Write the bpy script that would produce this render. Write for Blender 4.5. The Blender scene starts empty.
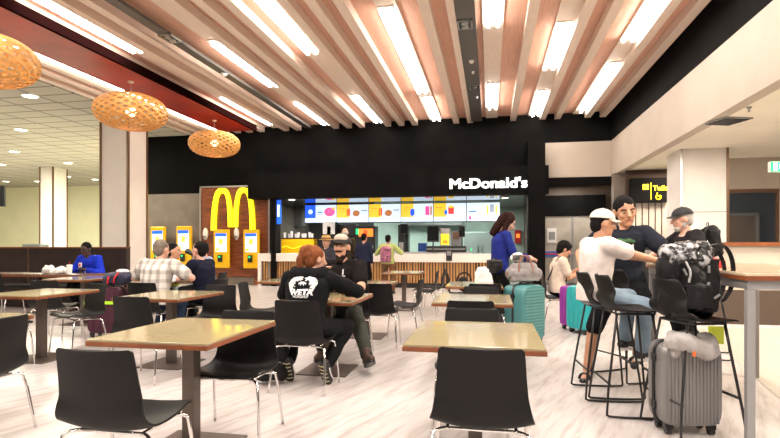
import bpy, bmesh, math, random
from mathutils import Vector, Matrix, noise as mnoise
random.seed(7)
PI = math.pi
R = math.radians
sc = bpy.context.scene
COL = sc.collection

# ---------------------------------------------------------------- camera, world, exposure
FOC = 520.0
CAMH = 1.25
YAW = math.atan(100 / FOC)
cd = bpy.data.cameras.new('camera')
cd.sensor_fit = 'HORIZONTAL'
cd.sensor_width = 36.0
cd.lens = FOC / 780 * 36.0
cd.shift_y = 27 / 780
cd.clip_end = 200
cam = bpy.data.objects.new('camera', cd)
COL.objects.link(cam)
cam.location = (0, 0, CAMH)
cam.rotation_euler = (PI / 2, 0, YAW)
sc.camera = cam

world = bpy.data.worlds.new('world')
sc.world = world
world.use_nodes = True
bgn = world.node_tree.nodes['Background']
bgn.inputs[0].default_value = (1.0, 0.92, 0.86, 1)
bgn.inputs[1].default_value = 0.16

sc.view_settings.view_transform = 'Standard'
sc.view_settings.look = 'None'
sc.view_settings.exposure = -0.06
sc.view_settings.gamma = 1.0
sc.view_settings.use_curve_mapping = False
sc.cycles.use_denoising = True
sc.cycles.max_bounces = 8
sc.cycles.diffuse_bounces = 4
sc.cycles.glossy_bounces = 4
sc.cycles.transmission_bounces = 4
sc.cycles.sample_clamp_indirect = 6
sc.cycles.caustics_reflective = False
sc.cycles.caustics_refractive = False

def area(name, loc, size, power, color=(1, .915, .84), rot=(0, 0, 0)):
    l = bpy.data.lights.new(name, 'AREA')
    l.shape = 'RECTANGLE'
    l.size, l.size_y = size
    l.energy = power
    l.color = color
    o = bpy.data.objects.new(name, l)
    o.location = loc
    o.rotation_euler = rot
    COL.objects.link(o)
    return o
# the same lamp rows carry on behind and above the camera, out of the frame
for ax in (-6.65, -3.35, 0.05, 2.5):
    for ay in (-3.5, 0.5, 4.3):
        area('lamp_row', (ax, ay, 4.86), (0.3, 2.4), 150)
KITCHEN_LIGHTS = [(-4.8, 18.9), (-1.4, 18.9)]
for kx, ky in KITCHEN_LIGHTS:
    area('kitchen_lamp', (kx, ky, 2.70), (2.6, 1.0), 95, (.92, 1, .93))
for lx, ly, e in ((-14, 6, 260), (-20, 13, 420), (-13, 13.5, 300), (-17, 18, 800), (-25, 19.5, 800), (-14, 18.5, 500)):
    area('hall_lamp', (lx, ly, 4.8), (1.2, 1.2), e, (1, .95, .74))
area('shop_fill_light', (2.5, 16.6, 3.15), (.8, .5), 45)  # added fill light that brightens the dark shop front
for lx, ly, e in ((4.9, 4.5, 230), (5.0, 8.5, 260), (4.6, 13.5, 130)):
    area('side_fill_light', (lx, ly, 3.15), (0.8, 0.8), e, (1, .88, .72))  # added fill lights out of view, brightening the cream soffit

# ---------------------------------------------------------------- materials
MATS = {}
def mat(name, col, rough=.5, metal=0.0, spec=.5, var=0.0, vscale=8.0, stretch=(1, 1, 1), bump=0.0, bscale=60.0,
        emit=None, estr=0.0, trans=0.0, alpha=1.0, col2=None, sub=0.0, coat=0.0):
    if name in MATS:
        return MATS[name]
    m = bpy.data.materials.new(name)
    m.use_nodes = True
    nt = m.node_tree
    b = nt.nodes['Principled BSDF']
    b.inputs['Roughness'].default_value = rough
    b.inputs['Metallic'].default_value = metal
    b.inputs['Specular IOR Level'].default_value = spec
    b.inputs['Base Color'].default_value = (*col, 1)
    b.inputs['Coat Weight'].default_value = coat
    b.inputs['Transmission Weight'].default_value = trans
    b.inputs['Alpha'].default_value = alpha
    if sub:
        b.inputs['Subsurface Weight'].default_value = sub
        b.inputs['Subsurface Scale'].default_value = .02
    if emit:
        b.inputs['Emission Color'].default_value = (*emit, 1)
        b.inputs['Emission Strength'].default_value = estr
    tc = nt.nodes.new('ShaderNodeTexCoord')
    if var > 0 or col2:
        mp = nt.nodes.new('ShaderNodeMapping')
        mp.inputs['Scale'].default_value = stretch
        nt.links.new(tc.outputs['Object'], mp.inputs[0])
        n = nt.nodes.new('ShaderNodeTexNoise')
        n.inputs['Scale'].default_value = vscale
        n.inputs['Detail'].default_value = 5
        nt.links.new(mp.outputs[0], n.inputs['Vector'])
        cr = nt.nodes.new('ShaderNodeValToRGB')
        c2 = col2 if col2 else tuple(max(0, c * (1 - var)) for c in col)
        c1 = col if col2 else tuple(min(1, c * (1 + var * .6)) for c in col)
        cr.color_ramp.elements[0].position = .35
        cr.color_ramp.elements[1].position = .65
        cr.color_ramp.elements[0].color = (*c2, 1)
        cr.color_ramp.elements[1].color = (*c1, 1)
        nt.links.new(n.outputs['Fac'], cr.inputs[0])
        nt.links.new(cr.outputs[0], b.inputs['Base Color'])
    if bump > 0:
        n2 = nt.nodes.new('ShaderNodeTexNoise')
        n2.inputs['Scale'].default_value = bscale
        n2.inputs['Detail'].default_value = 3
        nt.links.new(tc.outputs['Object'], n2.inputs['Vector'])
        bp = nt.nodes.new('ShaderNodeBump')
        bp.inputs['Strength'].default_value = bump
        bp.inputs['Distance'].default_value = .01
        nt.links.new(n2.outputs['Fac'], bp.inputs['Height'])
        nt.links.new(bp.outputs[0], b.inputs['Normal'])
    MATS[name] = m
    return m

def floor_material():
    m = bpy.data.materials.new('whitewashed_planks')
    m.use_nodes = True
    nt = m.node_tree; L = nt.links
    b = nt.nodes['Principled BSDF']
    tc = nt.nodes.new('ShaderNodeTexCoord')
    mp = nt.nodes.new('ShaderNodeMapping')
    mp.inputs['Rotation'].default_value = (0, 0, R(-70))
    L.new(tc.outputs['Object'], mp.inputs[0])
    br = nt.nodes.new('ShaderNodeTexBrick')
    br.offset = .37
    br.inputs['Color1'].default_value = (.55, .51, .49, 1)
    br.inputs['Color2'].default_value = (.48, .44, .42, 1)
    br.inputs['Mortar'].default_value = (.42, .35, .30, 1)
    br.inputs['Scale'].default_value = 1
    br.inputs['Brick Width'].default_value = 1.5
    br.inputs['Row Height'].default_value = .17
    br.inputs['Mortar Size'].default_value = .0012
    br.inputs['Bias'].default_value = -.2
    L.new(mp.outputs[0], br.inputs['Vector'])
    mp2 = nt.nodes.new('ShaderNodeMapping')
    mp2.inputs['Scale'].default_value = (2.0, 15, 1)
    L.new(mp.outputs[0], mp2.inputs[0])
    n = nt.nodes.new('ShaderNodeTexNoise')
    n.inputs['Scale'].default_value = 1.0; n.inputs['Detail'].default_value = 6; n.inputs['Roughness'].default_value = .62
    L.new(mp2.outputs[0], n.inputs['Vector'])
    cr = nt.nodes.new('ShaderNodeValToRGB')
    cr.color_ramp.elements[0].position = .35; cr.color_ramp.elements[0].color = (.42, .35, .32, 1)
    cr.color_ramp.elements[1].position = .53; cr.color_ramp.elements[1].color = (1, 1, 1, 1)
    L.new(n.outputs['Fac'], cr.inputs[0])
    mx = nt.nodes.new('ShaderNodeMixRGB'); mx.blend_type = 'MULTIPLY'; mx.inputs[0].default_value = .48
    L.new(br.outputs['Color'], mx.inputs[1]); L.new(cr.outputs[0], mx.inputs[2])
    L.new(mx.outputs[0], b.inputs['Base Color'])
    b.inputs['Roughness'].default_value = .36
    return m

def tile_material(name, c1, cm, w, h, mort, rough=.4, rot=0, coord='Object'):
    m = bpy.data.materials.new(name)
    m.use_nodes = True
    nt = m.node_tree; L = nt.links
    b = nt.nodes['Principled BSDF']
    tc = nt.nodes.new('ShaderNodeTexCoord')
    mp = nt.nodes.new('ShaderNodeMapping'); mp.inputs['Rotation'].default_value = (0, 0, rot)
    L.new(tc.outputs[coord], mp.inputs[0])
    br = nt.nodes.new('ShaderNodeTexBrick'); br.offset = 0
    br.inputs['Color1'].default_value = (*c1, 1)
    br.inputs['Color2'].default_value = (*[c * .93 for c in c1], 1)
    br.inputs['Mortar'].default_value = (*cm, 1)
    br.inputs['Scale'].default_value = 1
    br.inputs['Brick Width'].default_value = w
    br.inputs['Row Height'].default_value = h
    br.inputs['Mortar Size'].default_value = mort
    L.new(mp.outputs[0], br.inputs['Vector'])
    L.new(br.outputs['Color'], b.inputs['Base Color'])
    b.inputs['Roughness'].default_value = rough
    return m

M = {}
M['floor'] = floor_material()
M['tilefloor'] = tile_material('cream_floor_tiles', (.46, .42, .36), (.40, .34, .27), .9, .9, .006, .35)
M['tileceil'] = tile_material('ceiling_tiles', (.50, .48, .41), (.17, .155, .12), 1.2, .6, .03, .8)
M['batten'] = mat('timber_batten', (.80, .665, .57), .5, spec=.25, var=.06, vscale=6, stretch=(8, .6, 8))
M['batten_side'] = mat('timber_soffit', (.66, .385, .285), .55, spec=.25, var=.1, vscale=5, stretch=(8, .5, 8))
M['maroon'] = mat('maroon_gloss', (.36, .030, .022), .4, spec=.25, var=.2, vscale=2)
M['maroon_dark'] = mat('maroon_edge', (.010, .003, .003), .95, spec=.0)
M['black'] = mat('black_panel', (.006, .0055, .0055), .8, var=.3, vscale=1.5, spec=.06)
M['blackgloss'] = mat('black_gloss_panel', (.008, .008, .009), .06, spec=.8)
M['track'] = mat('grey_track', (.085, .08, .072), .5)
M['beige'] = mat('cream_paint', (.49, .425, .36), .6, var=.05, vscale=1.5)
M['beige2'] = mat('cream_soffit', (.86, .82, .70), .65, var=.05, vscale=1)
M['white'] = mat('white_paint', (.80, .76, .72), .4, var=.04, vscale=2)
M['yellowwall'] = mat('pale_yellow_wall', (.87, .85, .62), .6, var=.04, vscale=1)
M['greywall'] = mat('taupe_wall', (.20, .165, .135), .6, var=.15, vscale=3)
M['brownwall'] = mat('brown_wall', (.19, .14, .10), .5, var=.12, vscale=2)
M['darkwood'] = mat('dark_wood', (.028, .016, .013), .4, var=.3, vscale=4)
M['bronze'] = mat('bronze_trim', (.22, .13, .085), .3, metal=.7)
M['steel'] = mat('brushed_steel', (.55, .54, .52), .3, metal=1)
M['chrome'] = mat('chrome', (.80, .78, .76), .12, metal=1)
M['redwood'] = mat('red_wood_panel', (.24, .065, .022), .3, var=.55, vscale=3, stretch=(.6, 1, 9), coat=.3)
M['lamp'] = mat('lamp_tube', (1, 1, 1), .4, emit=(1, .92, .82), estr=31)
M['downlight'] = mat('downlight_lens', (1, 1, 1), .4, emit=(1, .96, .80), estr=9)
M['strip'] = mat('led_strip', (1, 1, 1), .4, emit=(1, .87, .76), estr=12)
M['plastic'] = mat('black_plastic_shell', (.008, .007, .007), .5, spec=.22, bump=.05, bscale=300)
M['laminate'] = mat('olive_laminate', (.325, .272, .152), .11, var=.04, vscale=70, spec=.55)
M['tedge'] = mat('table_edge_wood', (.21, .062, .020), .4, var=.2, vscale=10, stretch=(1, 1, 1))
M['pole'] = mat('bronze_pole', (.115, .09, .075), .35, metal=.6)
M['baseplate'] = mat('base_plate', (.13, .10, .085), .4, metal=.5)
M['yellow'] = mat('yellow_gloss', (.88, .52, .01), .3)
M['yellowbright'] = mat('yellow_logo', (.95, .88, .02), .35, emit=(1, .92, .01), estr=1.2)
M['whitelit'] = mat('white_lit_letter', (1, 1, 1), .4, emit=(1, .98, .95), estr=1.3)
M['whitetop'] = mat('white_counter', (.86, .80, .74), .25)
M['slat'] = mat('counter_timber', (.52, .27, .10), .45, var=.35, vscale=3, stretch=(12, 12, .6))
M['slatgap'] = mat('slat_gap', (.05, .024, .012), .7)
M['greyframe'] = mat('grey_powder_metal', (.27, .265, .26), .45)
M['mint'] = mat('mint_wall', (.62, .80, .70), .35, var=.1, vscale=2)
M['fridge'] = mat('stainless_door', (.38, .47, .45), .3, metal=.35)
M['equip'] = mat('equipment_black', (.014, .014, .016), .35)
M['equipgrey'] = mat('equipment_grey', (.28, .28, .28), .35, metal=.3)
M['glassdark'] = mat('dark_window', (.03, .035, .045), .08, spec=.8)
M['greendisp'] = mat('green_glow', (.0, .5, .1), .4, emit=(.02, .8, .25), estr=1.6)
M['orangedisp'] = mat('orange_glow', (.8, .2, .02), .4, emit=(1, .22, .03), estr=1.5)
M['red'] = mat('red_plastic', (.60, .02, .02), .4)
M['blue'] = mat('blue_plastic', (.02, .12, .50), .4)
M['paper'] = mat('white_paper', (.85, .83, .80), .6)
M['bluelit'] = mat('screen_blue', (0, .1, .6), .4, emit=(.02, .10, .85), estr=1.3)
M['whitescr'] = mat('screen_white', (.8, .8, .8), .4, emit=(.62, .80, 1), estr=1.15)
M['yelscr'] = mat('screen_yellow', (.8, .6, .1), .4, emit=(1, .62, .04), estr=1.05)
M['pinkscr'] = mat('screen_pink', (.8, .1, .3), .4, emit=(.9, .10, .35), estr=1.0)
M['redscr'] = mat('screen_red', (.8, .1, .1), .4, emit=(.75, .05, .04), estr=1.0)
M['brnscr'] = mat('screen_brown', (.4, .2, .1), .4, emit=(.50, .17, .05), estr=1.0)
M['greyscr'] = mat('screen_grey', (.4, .4, .4), .4, emit=(.30, .36, .45), estr=1.0)
M['yelsign'] = mat('sign_yellow', (.9, .7, .0), .4, emit=(1, .72, .03), estr=1.6)
M['bamboo'] = mat('woven_bamboo', (.74, .38, .105), .5, var=.15, vscale=9)
M['bulb'] = mat('warm_bulb', (1, 1, 1), .4, emit=(1, .72, .36), estr=9)

# ---------------------------------------------------------------- mesh kit
class MB:
    def __init__(s):
        s.bm = bmesh.new()
        s.mi = 0
    def v(s, p): return s.bm.verts.new(p)
    def face(s, ps):
        f = s.bm.faces.new([s.bm.verts.new(p) for p in ps]); f.material_index = s.mi; return f
    def box(s, c, d, rot=None, taper=1.0):
        hx, hy, hz = d[0] / 2, d[1] / 2, d[2] / 2
        P = []
        for z in (-1, 1):
            t = taper if z > 0 else 1
            for x, y in ((-1, -1), (1, -1), (1, 1), (-1, 1)):
                p = Vector((x * hx * t, y * hy * t, z * hz))
                if rot is not None: p = rot @ p
                P.append(s.v(p + Vector(c)))
        for q in ((0, 3, 2, 1), (4, 5, 6, 7), (0, 1, 5, 4), (1, 2, 6, 5), (2, 3, 7, 6), (3, 0, 4, 7)):
            f = s.bm.faces.new([P[i] for i in q]); f.material_index = s.mi
        return s
    def b2(s, x0, x1, y0, y1, z0, z1):
        return s.box(((x0 + x1) / 2, (y0 + y1) / 2, (z0 + z1) / 2), (abs(x1 - x0), abs(y1 - y0), abs(z1 - z0)))
    def ring_loft(s, rings, cap=True):
        vs = [[s.v(p) for p in r] for r in rings]
        n = len(vs[0])
        for a, b in zip(vs[:-1], vs[1:]):
            for i in range(n):
                f = s.bm.faces.new((a[i], a[(i + 1) % n], b[(i + 1) % n], b[i])); f.material_index = s.mi
        if cap:
            f = s.bm.faces.new(list(reversed(vs[0]))); f.material_index = s.mi
            f = s.bm.faces.new(vs[-1]); f.material_index = s.mi
        return s
    def tube(s, pts, r, n=8, smooth=0):
        pts = [Vector(p) for p in pts]
        for _ in range(smooth):
            q = [pts[0]]
            for a, b in zip(pts[:-1], pts[1:]):
                q += [a.lerp(b, .25), a.lerp(b, .75)]
            q.append(pts[-1]); pts = q
        rings = []
        T = (pts[1] - pts[0]).normalized()
        N = T.orthogonal().normalized()
        for i, p in enumerate(pts):
            if i == 0: t = pts[1] - pts[0]
            elif i == len(pts) - 1: t = pts[-1] - pts[-2]
            else: t = (pts[i + 1] - pts[i]).normalized() + (pts[i] - pts[i - 1]).normalized()
            t = t.normalized() if t.length > 1e-9 else T
            N = (N - t * N.dot(t)).normalized()
            B = t.cross(N)
            rr = r[i] if isinstance(r, (list, tuple)) else r
            rings.append([p + (N * math.cos(2 * PI * k / n) + B * math.sin(2 * PI * k / n)) * rr for k in range(n)])
        return s.ring_loft(rings)
    def lathe(s, prof, c=(0, 0, 0), n=24, cap=True):
        c = Vector(c)
        rings = [[c + Vector((r * math.cos(2 * PI * k / n), r * math.sin(2 * PI * k / n), z)) for k in range(n)] for r, z in prof]
        return s.ring_loft(rings, cap)
    def ell(s, c, rad, rot=None, seg=16, rings=10):
        c = Vector(c)
        rs = []
        for j in range(rings + 1):
            th = PI * j / rings
            th = min(max(th, .02), PI - .02)
            ring = []
            for k in range(seg):
                p = Vector((rad[0] * math.sin(th) * math.cos(2 * PI * k / seg), rad[1] * math.sin(th) * math.sin(2 * PI * k / seg), -rad[2] * math.cos(th)))
                if rot is not None: p = rot @ p
                ring.append(c + p)
            rs.append(ring)
        return s.ring_loft(rs)
    def rcone(s, a, ra, b, rb, seg=12):
        a = Vector(a); b = Vector(b)
        d = b - a
        L = d.length
        if L < 1e-6: return s.ell(a, (ra, ra, ra))
        q = Vector((0, 0, 1)).rotation_difference(d).to_matrix()
        rs = []
        for j in range(5):
            th = PI / 2 * j / 4
            rs.append((ra * max(math.sin(th), .03), -ra * math.cos(th)))
        for j in range(5):
            th = PI / 2 * j / 4
            rs.append((rb * max(math.cos(th), .03), L + rb * math.sin(th)))
        return s.ring_loft([[a + q @ Vector((r * math.cos(2 * PI * k / seg), r * math.sin(2 * PI * k / seg), z)) for k in range(seg)] for r, z in rs])
    def prism(s, pts2, y0, y1, f=None):
        """outline in (x,z) pushed along y"""
        f = f or (lambda x, y, z: (x, y, z))
        a = [s.v(f(x, y0, z)) for x, z in pts2]; b = [s.v(f(x, y1, z)) for x, z in pts2]
        n = len(a)
        for i in range(n):
            q = s.bm.faces.new((a[i], a[(i + 1) % n], b[(i + 1) % n], b[i])); q.material_index = s.mi
        q = s.bm.faces.new(a); q.material_index = s.mi
        q = s.bm.faces.new(list(reversed(b))); q.material_index = s.mi
        return s
    def build(s, name, mats, parent=None, smooth=False, bevel=0, kind=None):
        bmesh.ops.recalc_face_normals(s.bm, faces=s.bm.faces)
        me = bpy.data.meshes.new(name)
        s.bm.to_mesh(me); s.bm.free()
        for m in (mats if isinstance(mats, (list, tuple)) else [mats]):
            me.materials.append(m)
        o = bpy.data.objects.new(name, me)
        COL.objects.link(o)
        if parent: o.parent = parent
        if smooth:
            me.polygons.foreach_set('use_smooth', [True] * len(me.polygons))
            if smooth == 'auto':
                me.set_sharp_from_angle(angle=R(38))
        if bevel:
            b = o.modifiers.new('bevel', 'BEVEL'); b.width = bevel; b.segments = 2; b.limit_method = 'ANGLE'
        if kind: o['kind'] = kind
        return o

def empty(name, loc=(0, 0, 0), rz=0):
    o = bpy.data.objects.new(name, None); COL.objects.link(o)
    o.location = loc; o.rotation_euler = (0, 0, rz); o.empty_display_size = .1
    return o
def tag(o, label, cat, group=None):
    o['label'] = label; o['category'] = cat
    if group: o['group'] = group
    return o
def copy_tree(o, parent=None):
    kids = [c for c in bpy.data.objects if c.parent == o]
    c = o.copy(); COL.objects.link(c); c.parent = parent
    for k in kids: copy_tree(k, c)
    return c
SCR = bpy.data.scenes.new('scratch')
def evaluated_mesh(o, helper=None):
    """mesh of one object after its modifiers, worked out in a scratch scene so nothing else is recomputed"""
    SCR.collection.objects.link(o)
    par = o.parent; o.parent = None
    if helper:
        SCR.collection.objects.link(helper); hpar = helper.parent; helper.parent = None
    vl = SCR.view_layers[0]
    vl.update()
    dg = vl.depsgraph
    me = bpy.data.meshes.new_from_object(o.evaluated_get(dg))
    SCR.collection.objects.unlink(o)
    o.parent = par
    if helper:
        SCR.collection.objects.unlink(helper); helper.parent = hpar
    return me
def bake(o, helper=None):
    me = evaluated_mesh(o, helper)
    o.modifiers.clear(); o.data = me
    return o
def text(name, body, size, m, loc, rot, parent=None, depth=.01, bold=.0, align='LEFT', sx=1.0, fat=0.0):
    c = bpy.data.curves.new(name, 'FONT'); c.body = body; c.size = size; c.extrude = depth; c.offset = bold
    c.align_x = align; c.resolution_u = 4
    o = bpy.data.objects.new(name + '_curve', c)
    c.materials.append(m)
    me = evaluated_mesh(o)
    bpy.data.objects.remove(o)
    if fat:
        bm = bmesh.new()
        for k, (dx, dy) in enumerate(((-1, -.6), (1, -.6), (-1, .6), (1, .6), (0, 0))):
            n0 = len(bm.verts); bm.from_mesh(me); bm.verts.ensure_lookup_table()
            for v in bm.verts[n0:]: v.co += Vector((dx * fat, dy * fat, k * .0006))
        bm.to_mesh(me); bm.free()
    p = bpy.data.objects.new(name, me); COL.objects.link(p)
    p.location = loc; p.rotation_euler = rot; p.scale = (sx, 1, 1)
    if parent: p.parent = parent
    return p
def C(px, d):
    """place on the ground plan at depth d on the line of sight px"""
    u = (px - 390) / FOC
    return (d * (-math.sin(YAW) + u * math.cos(YAW)), d * (math.cos(YAW) + u * math.sin(YAW)))
# ================================================================ the setting
S = 'structure'
WY = 15.6
ZC = 4.9
m = MB(); m.b2(-34, 9, -6, 30, -.1, 0); m.build('floor', M['floor'], kind=S)
# cream tiles by the right-hand side
m = MB()
m.face([(3.08, 8.6, .004), (9, 9.9, .004), (9, 1.0, .004), (2.25, 4.4, .004)])
m.build('floor_tiles', M['tilefloor'], kind=S)
# slatted ceiling
m = MB()
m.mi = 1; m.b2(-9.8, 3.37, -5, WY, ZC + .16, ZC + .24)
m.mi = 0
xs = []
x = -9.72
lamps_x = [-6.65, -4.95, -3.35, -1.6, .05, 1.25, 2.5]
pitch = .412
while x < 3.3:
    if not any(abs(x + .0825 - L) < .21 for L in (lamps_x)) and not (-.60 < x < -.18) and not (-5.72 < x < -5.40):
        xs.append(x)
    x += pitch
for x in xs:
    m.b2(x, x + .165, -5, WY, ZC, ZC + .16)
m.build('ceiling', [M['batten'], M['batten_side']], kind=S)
# maroon bulkhead with its dark edge
m = MB(); m.b2(-8.08, -6.99, -5, 14.7, 4.75, 4.899); m.mi = 1; m.b2(-6.99, -6.93, -5, 14.7, 4.73, 4.899)
m.build('trim_1', [M['maroon'], M['maroon_dark']], kind=S)
tag((lambda mm: (mm.b2(-8.27, -8.09, -5, 14.66, 4.76, 4.89), mm.build('strip_light', M['strip']))[1])(MB()),
    'long thin glowing strip light along the left edge of the maroon bulkhead', 'strip light')
# tiled ceiling of the left hall
m = MB(); m.b2(-34, -9.8, -5, 27.6, ZC, ZC + .1); m.build('ceiling_hall', M['tileceil'], kind=S)
# hall rear wall with projecting piers
m = MB(); m.b2(-34, -9.8, 27.5, 27.7, 0, ZC); m.build('wall_hall', M['yellowwall'], kind=S)
m = MB(); m.b2(-34.2, -34, -6, 27.7, 0, ZC); m.build('wall_left', M['yellowwall'], kind=S)
def ylim_(px, Y):
    u = (px - 390) / FOC
    d = Y / (math.cos(YAW) + u * math.sin(YAW))
    return d * (-math.sin(YAW) + u * math.cos(YAW))
def pier(px0, px1, pxm, d, top, label, w2=.8):
    t = empty('column', (*C((px0 + pxm) / 2, d), 0))
    w = ylim_(pxm, t.location.y) - ylim_(px0, t.location.y)
    a = MB(); a.b2(-w / 2, w / 2, 0, w2, 0, top); a.build('shaft', M['white'], t)
    for q, (x, yy) in enumerate(((-w / 2, 0), (w / 2, 0), (w / 2, w2))):
        b = MB(); b.b2(x - .03, x + .03, yy - .03, yy + .03, 0, top); b.build('metal_edge', M['bronze'], t)
    b = MB(); b.b2(-w / 2 - .01, w / 2 + .01, -.012, -.002, 1.05, 1.07); b.build('panel_joint', M['greyframe'], t)
    return tag(t, label, 'column')
pier(101, 148, 128, 14.6, ZC, 'tall white panelled column with a bronze edge left of the ordering kiosks')
pier(40, 64, 53, 24.0, ZC, 'slim distant column against the pale yellow wall of the left hall')
# back wall, upper black band
m = MB(); m.b2(-11.6, 3.37, WY, WY + .15, 2.98, ZC + .159); m.build('wall_back', M['black'], kind=S)
m = MB(); m.b2(-11.6, -9.29, WY, WY + .15, 0, 2.98); m.build('wall_back_taupe', M['greywall'], kind=S)
m = MB(); m.b2(-9.29, -7.0, WY, WY + .15, 0, 2.98); m.build('wall_back_kiosk', M['greywall'], kind=S)
m = MB(); m.b2(-11.75, -11.6, WY, 27.5, 0, ZC); m.build('wall_hall_side', M['yellowwall'], kind=S)
# black right-hand band and cream bulkhead
m = MB(); m.b2(3.37, 3.55, -5, WY, 4.22, ZC + .2); m.build('trim_2', M['black'], kind=S)
m = MB(); m.b2(3.36, 3.56, -5, WY, 3.22, 4.22); m.build('wall_right_bulkhead', M['beige'], kind=S)
m = MB(); m.b2(1.56, 3.37, WY - .02, WY, 3.22, 4.22); m.build('wall_back_cream', M['beige'], kind=S)
m = MB(); m.b2(3.56, 9, -5, 19, 3.22, 3.3); m.build('ceiling_side', M['beige2'], kind=S)
m = MB(); m.b2(1.56, 3.56, WY, 17.6, 3.22, 3.3); m.build('ceiling_shop', M['beige2'], kind=S)
# portal of the restaurant
m = MB()
m.b2(-7.45, 1.62, 15.15, WY, 2.73, 3.52)
m.build('portal_fascia', M['black'], kind=S)
m = MB(); m.b2(1.05, 1.52, 15.1, 15.58, 0, 4.22); m.build('portal_post', M['black'], kind=S)
m = MB(); m.b2(-6.70, -6.55, 15.2, 15.6, 0, 2.73); m.build('portal_jamb', M['black'], kind=S)
m = MB(); m.b2(-7.45, -6.7, WY - .02, WY + .2, 0, 2.73); m.build('wall_jamb_side', M['redwood'], kind=S)
m = MB(); m.b2(-7.5, 1.3, 15.6, 21, 2.735, 2.80); m.build('ceiling_kitchen_front', M['blackgloss'], kind=S)
# kitchen shell
xk = ylim_(374, 20.9)
m = MB(); m.b2(xk, 1.4, 20.9, 21.05, 0, 2.73); m.build('wall_kitchen_back', M['mint'], kind=S)
m = MB(); m.b2(-7.6, xk, 20.9, 21.05, 0, 2.73); m.build('wall_kitchen_dark', mat('dark_kitchen_wall', (.06, .055, .055), .5), kind=S)
m = MB(); m.b2(-7.6, -7.5, 15.8, 20.9, 0, 2.73); m.build('wall_kitchen_left', M['greywall'], kind=S)
m = MB(); m.b2(1.3, 1.42, 15.75, 20.9, 0, 2.73); m.build('wall_kitchen_right', M['greywall'], kind=S)
# ---------------------------------------------------------------- right-hand side rooms
def ylim(px, Y):
    u = (px - 390) / FOC
    d = Y / (math.cos(YAW) + u * math.sin(YAW))
    return d * (-math.sin(YAW) + u * math.cos(YAW))
# shop front seen past the black post
m = MB(); m.b2(1.6, 4.6, 17.6, 17.75, 0, 3.3); m.build('wall_shop', M['brownwall'], kind=S)
t = empty('shop_front', (2.6, 17.3, 0))
m = MB(); m.b2(-1.05, .95, -.05, .2, 2.22, 2.86); m.build('sign_band', M['black'], t)
m = MB(); m.b2(-1.0, -.05, 0, .03, .1, 2.2); m.b2(0.0, .95, 0, .03, .1, 2.2); m.build('glass_door', mat('shop_glass', (.50, .45, .38), .12, var=.3, vscale=1.3), t)
m = MB(); m.b2(-.06, 0, -.03, .06, 0, 2.2); m.b2(.9, .97, -.03, .06, 0, 2.2); m.b2(-1.05, .95, -.03, .06, 0, .1); m.build('frame', M['greyframe'], t)
m = MB(); m.b2(-.80, -.52, -.03, -.005, 1.35, 1.82); m.build('poster', M['paper'], t)
m = MB(); m.b2(-.76, -.56, -.036, -.031, 1.45, 1.70); m.build('poster_print', M['equipgrey'], t)
m = MB(); m.b2(-1.0, -.1, -.03, -.006, .90, 1.08); m.build('blue_band', M['blue'], t)
m = MB(); m.b2(-1.0, -.1, -.034, -.03, .97, 1.02); m.build('red_band', M['red'], t)
m = MB(); m.tube([(-.16, -.05, .9), (-.16, -.05, 1.4)], .02); m.build('door_handle', M['steel'], t)
tag(t, 'glazed shop front under a black band right of the black post', 'shop front')
# grey pier + toilets sign + slatted wall
X0, X1 = ylim(614, 15.0), ylim(633, 15.0)
m = MB(); m.b2(X0, X1 + .3, 15.0, 15.3, 0, 3.22); m.build('wall_pier', M['greywall'], kind=S)
X1 = ylim(631, 14.2); X2 = ylim(669, 14.2)
t = empty('toilet_sign', ((X1 + X2) / 2, 14.2, 0))
w = X2 - X1
m = MB(); m.b2(-w / 2, w / 2, 0, .17, 2.37, 2.98); m.build('sign_box', M['black'], t)
text('lettering', 'Toilets', .17, M['yelsign'], (.07, -.012, 2.66), (PI / 2, 0, 0), t, .004, .004)
m = MB(); m.b2(-.17, -.11, -.012, -.002, 2.68, 2.82); m.b2(-.09, -.03, -.012, -.002, 2.68, 2.82); m.build('person_pictogram', M['yelsign'], t)
m = MB(); m.b2(.02, .03, -.012, -.002, 2.42, 2.86); m.build('divider_line', M['yelsign'], t)
m = MB(); m.tube([(.2 + .06 * math.cos(a), -.008, 2.49 + .06 * math.sin(a)) for a in [R(x) for x in range(130, 420, 20)]], .012, 6)
m.tube([(.17, -.008, 2.6), (.17, -.008, 2.52), (.22, -.008, 2.52), (.25, -.008, 2.44)], .012, 6)
m.build('wheelchair_pictogram', M['yelsign'], t)
tag(t, 'black toilets direction sign with yellow letters beside the cream column', 'sign')
m = MB(); m.b2(X1 - .05, X2 + .6, 14.45, 14.6, 0, 3.22)
m.build('wall_slatted', M['slatgap'], kind=S)
m = MB()
x = X1 + .02
while x < X2 + .3:
    m.b2(x, x + .125, 14.38, 14.45, 0, 2.36); x += .155
m.build('wall_slatted_battens', M['beige'], kind=S)
t = empty('waste_bin_unit', (ylim(649, 13.6), 13.6, 0))
m = MB(); m.b2(-.28, .28, 0, .4, 0, 1.33); m.build('body', M['equip'], t, bevel=.01)
m = MB(); m.b2(-.2, .2, -.01, .01, 1.0, 1.15); m.build('flap', M['equipgrey'], t)
tag(t, 'dark upright bin unit below the toilets sign', 'bin')
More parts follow.
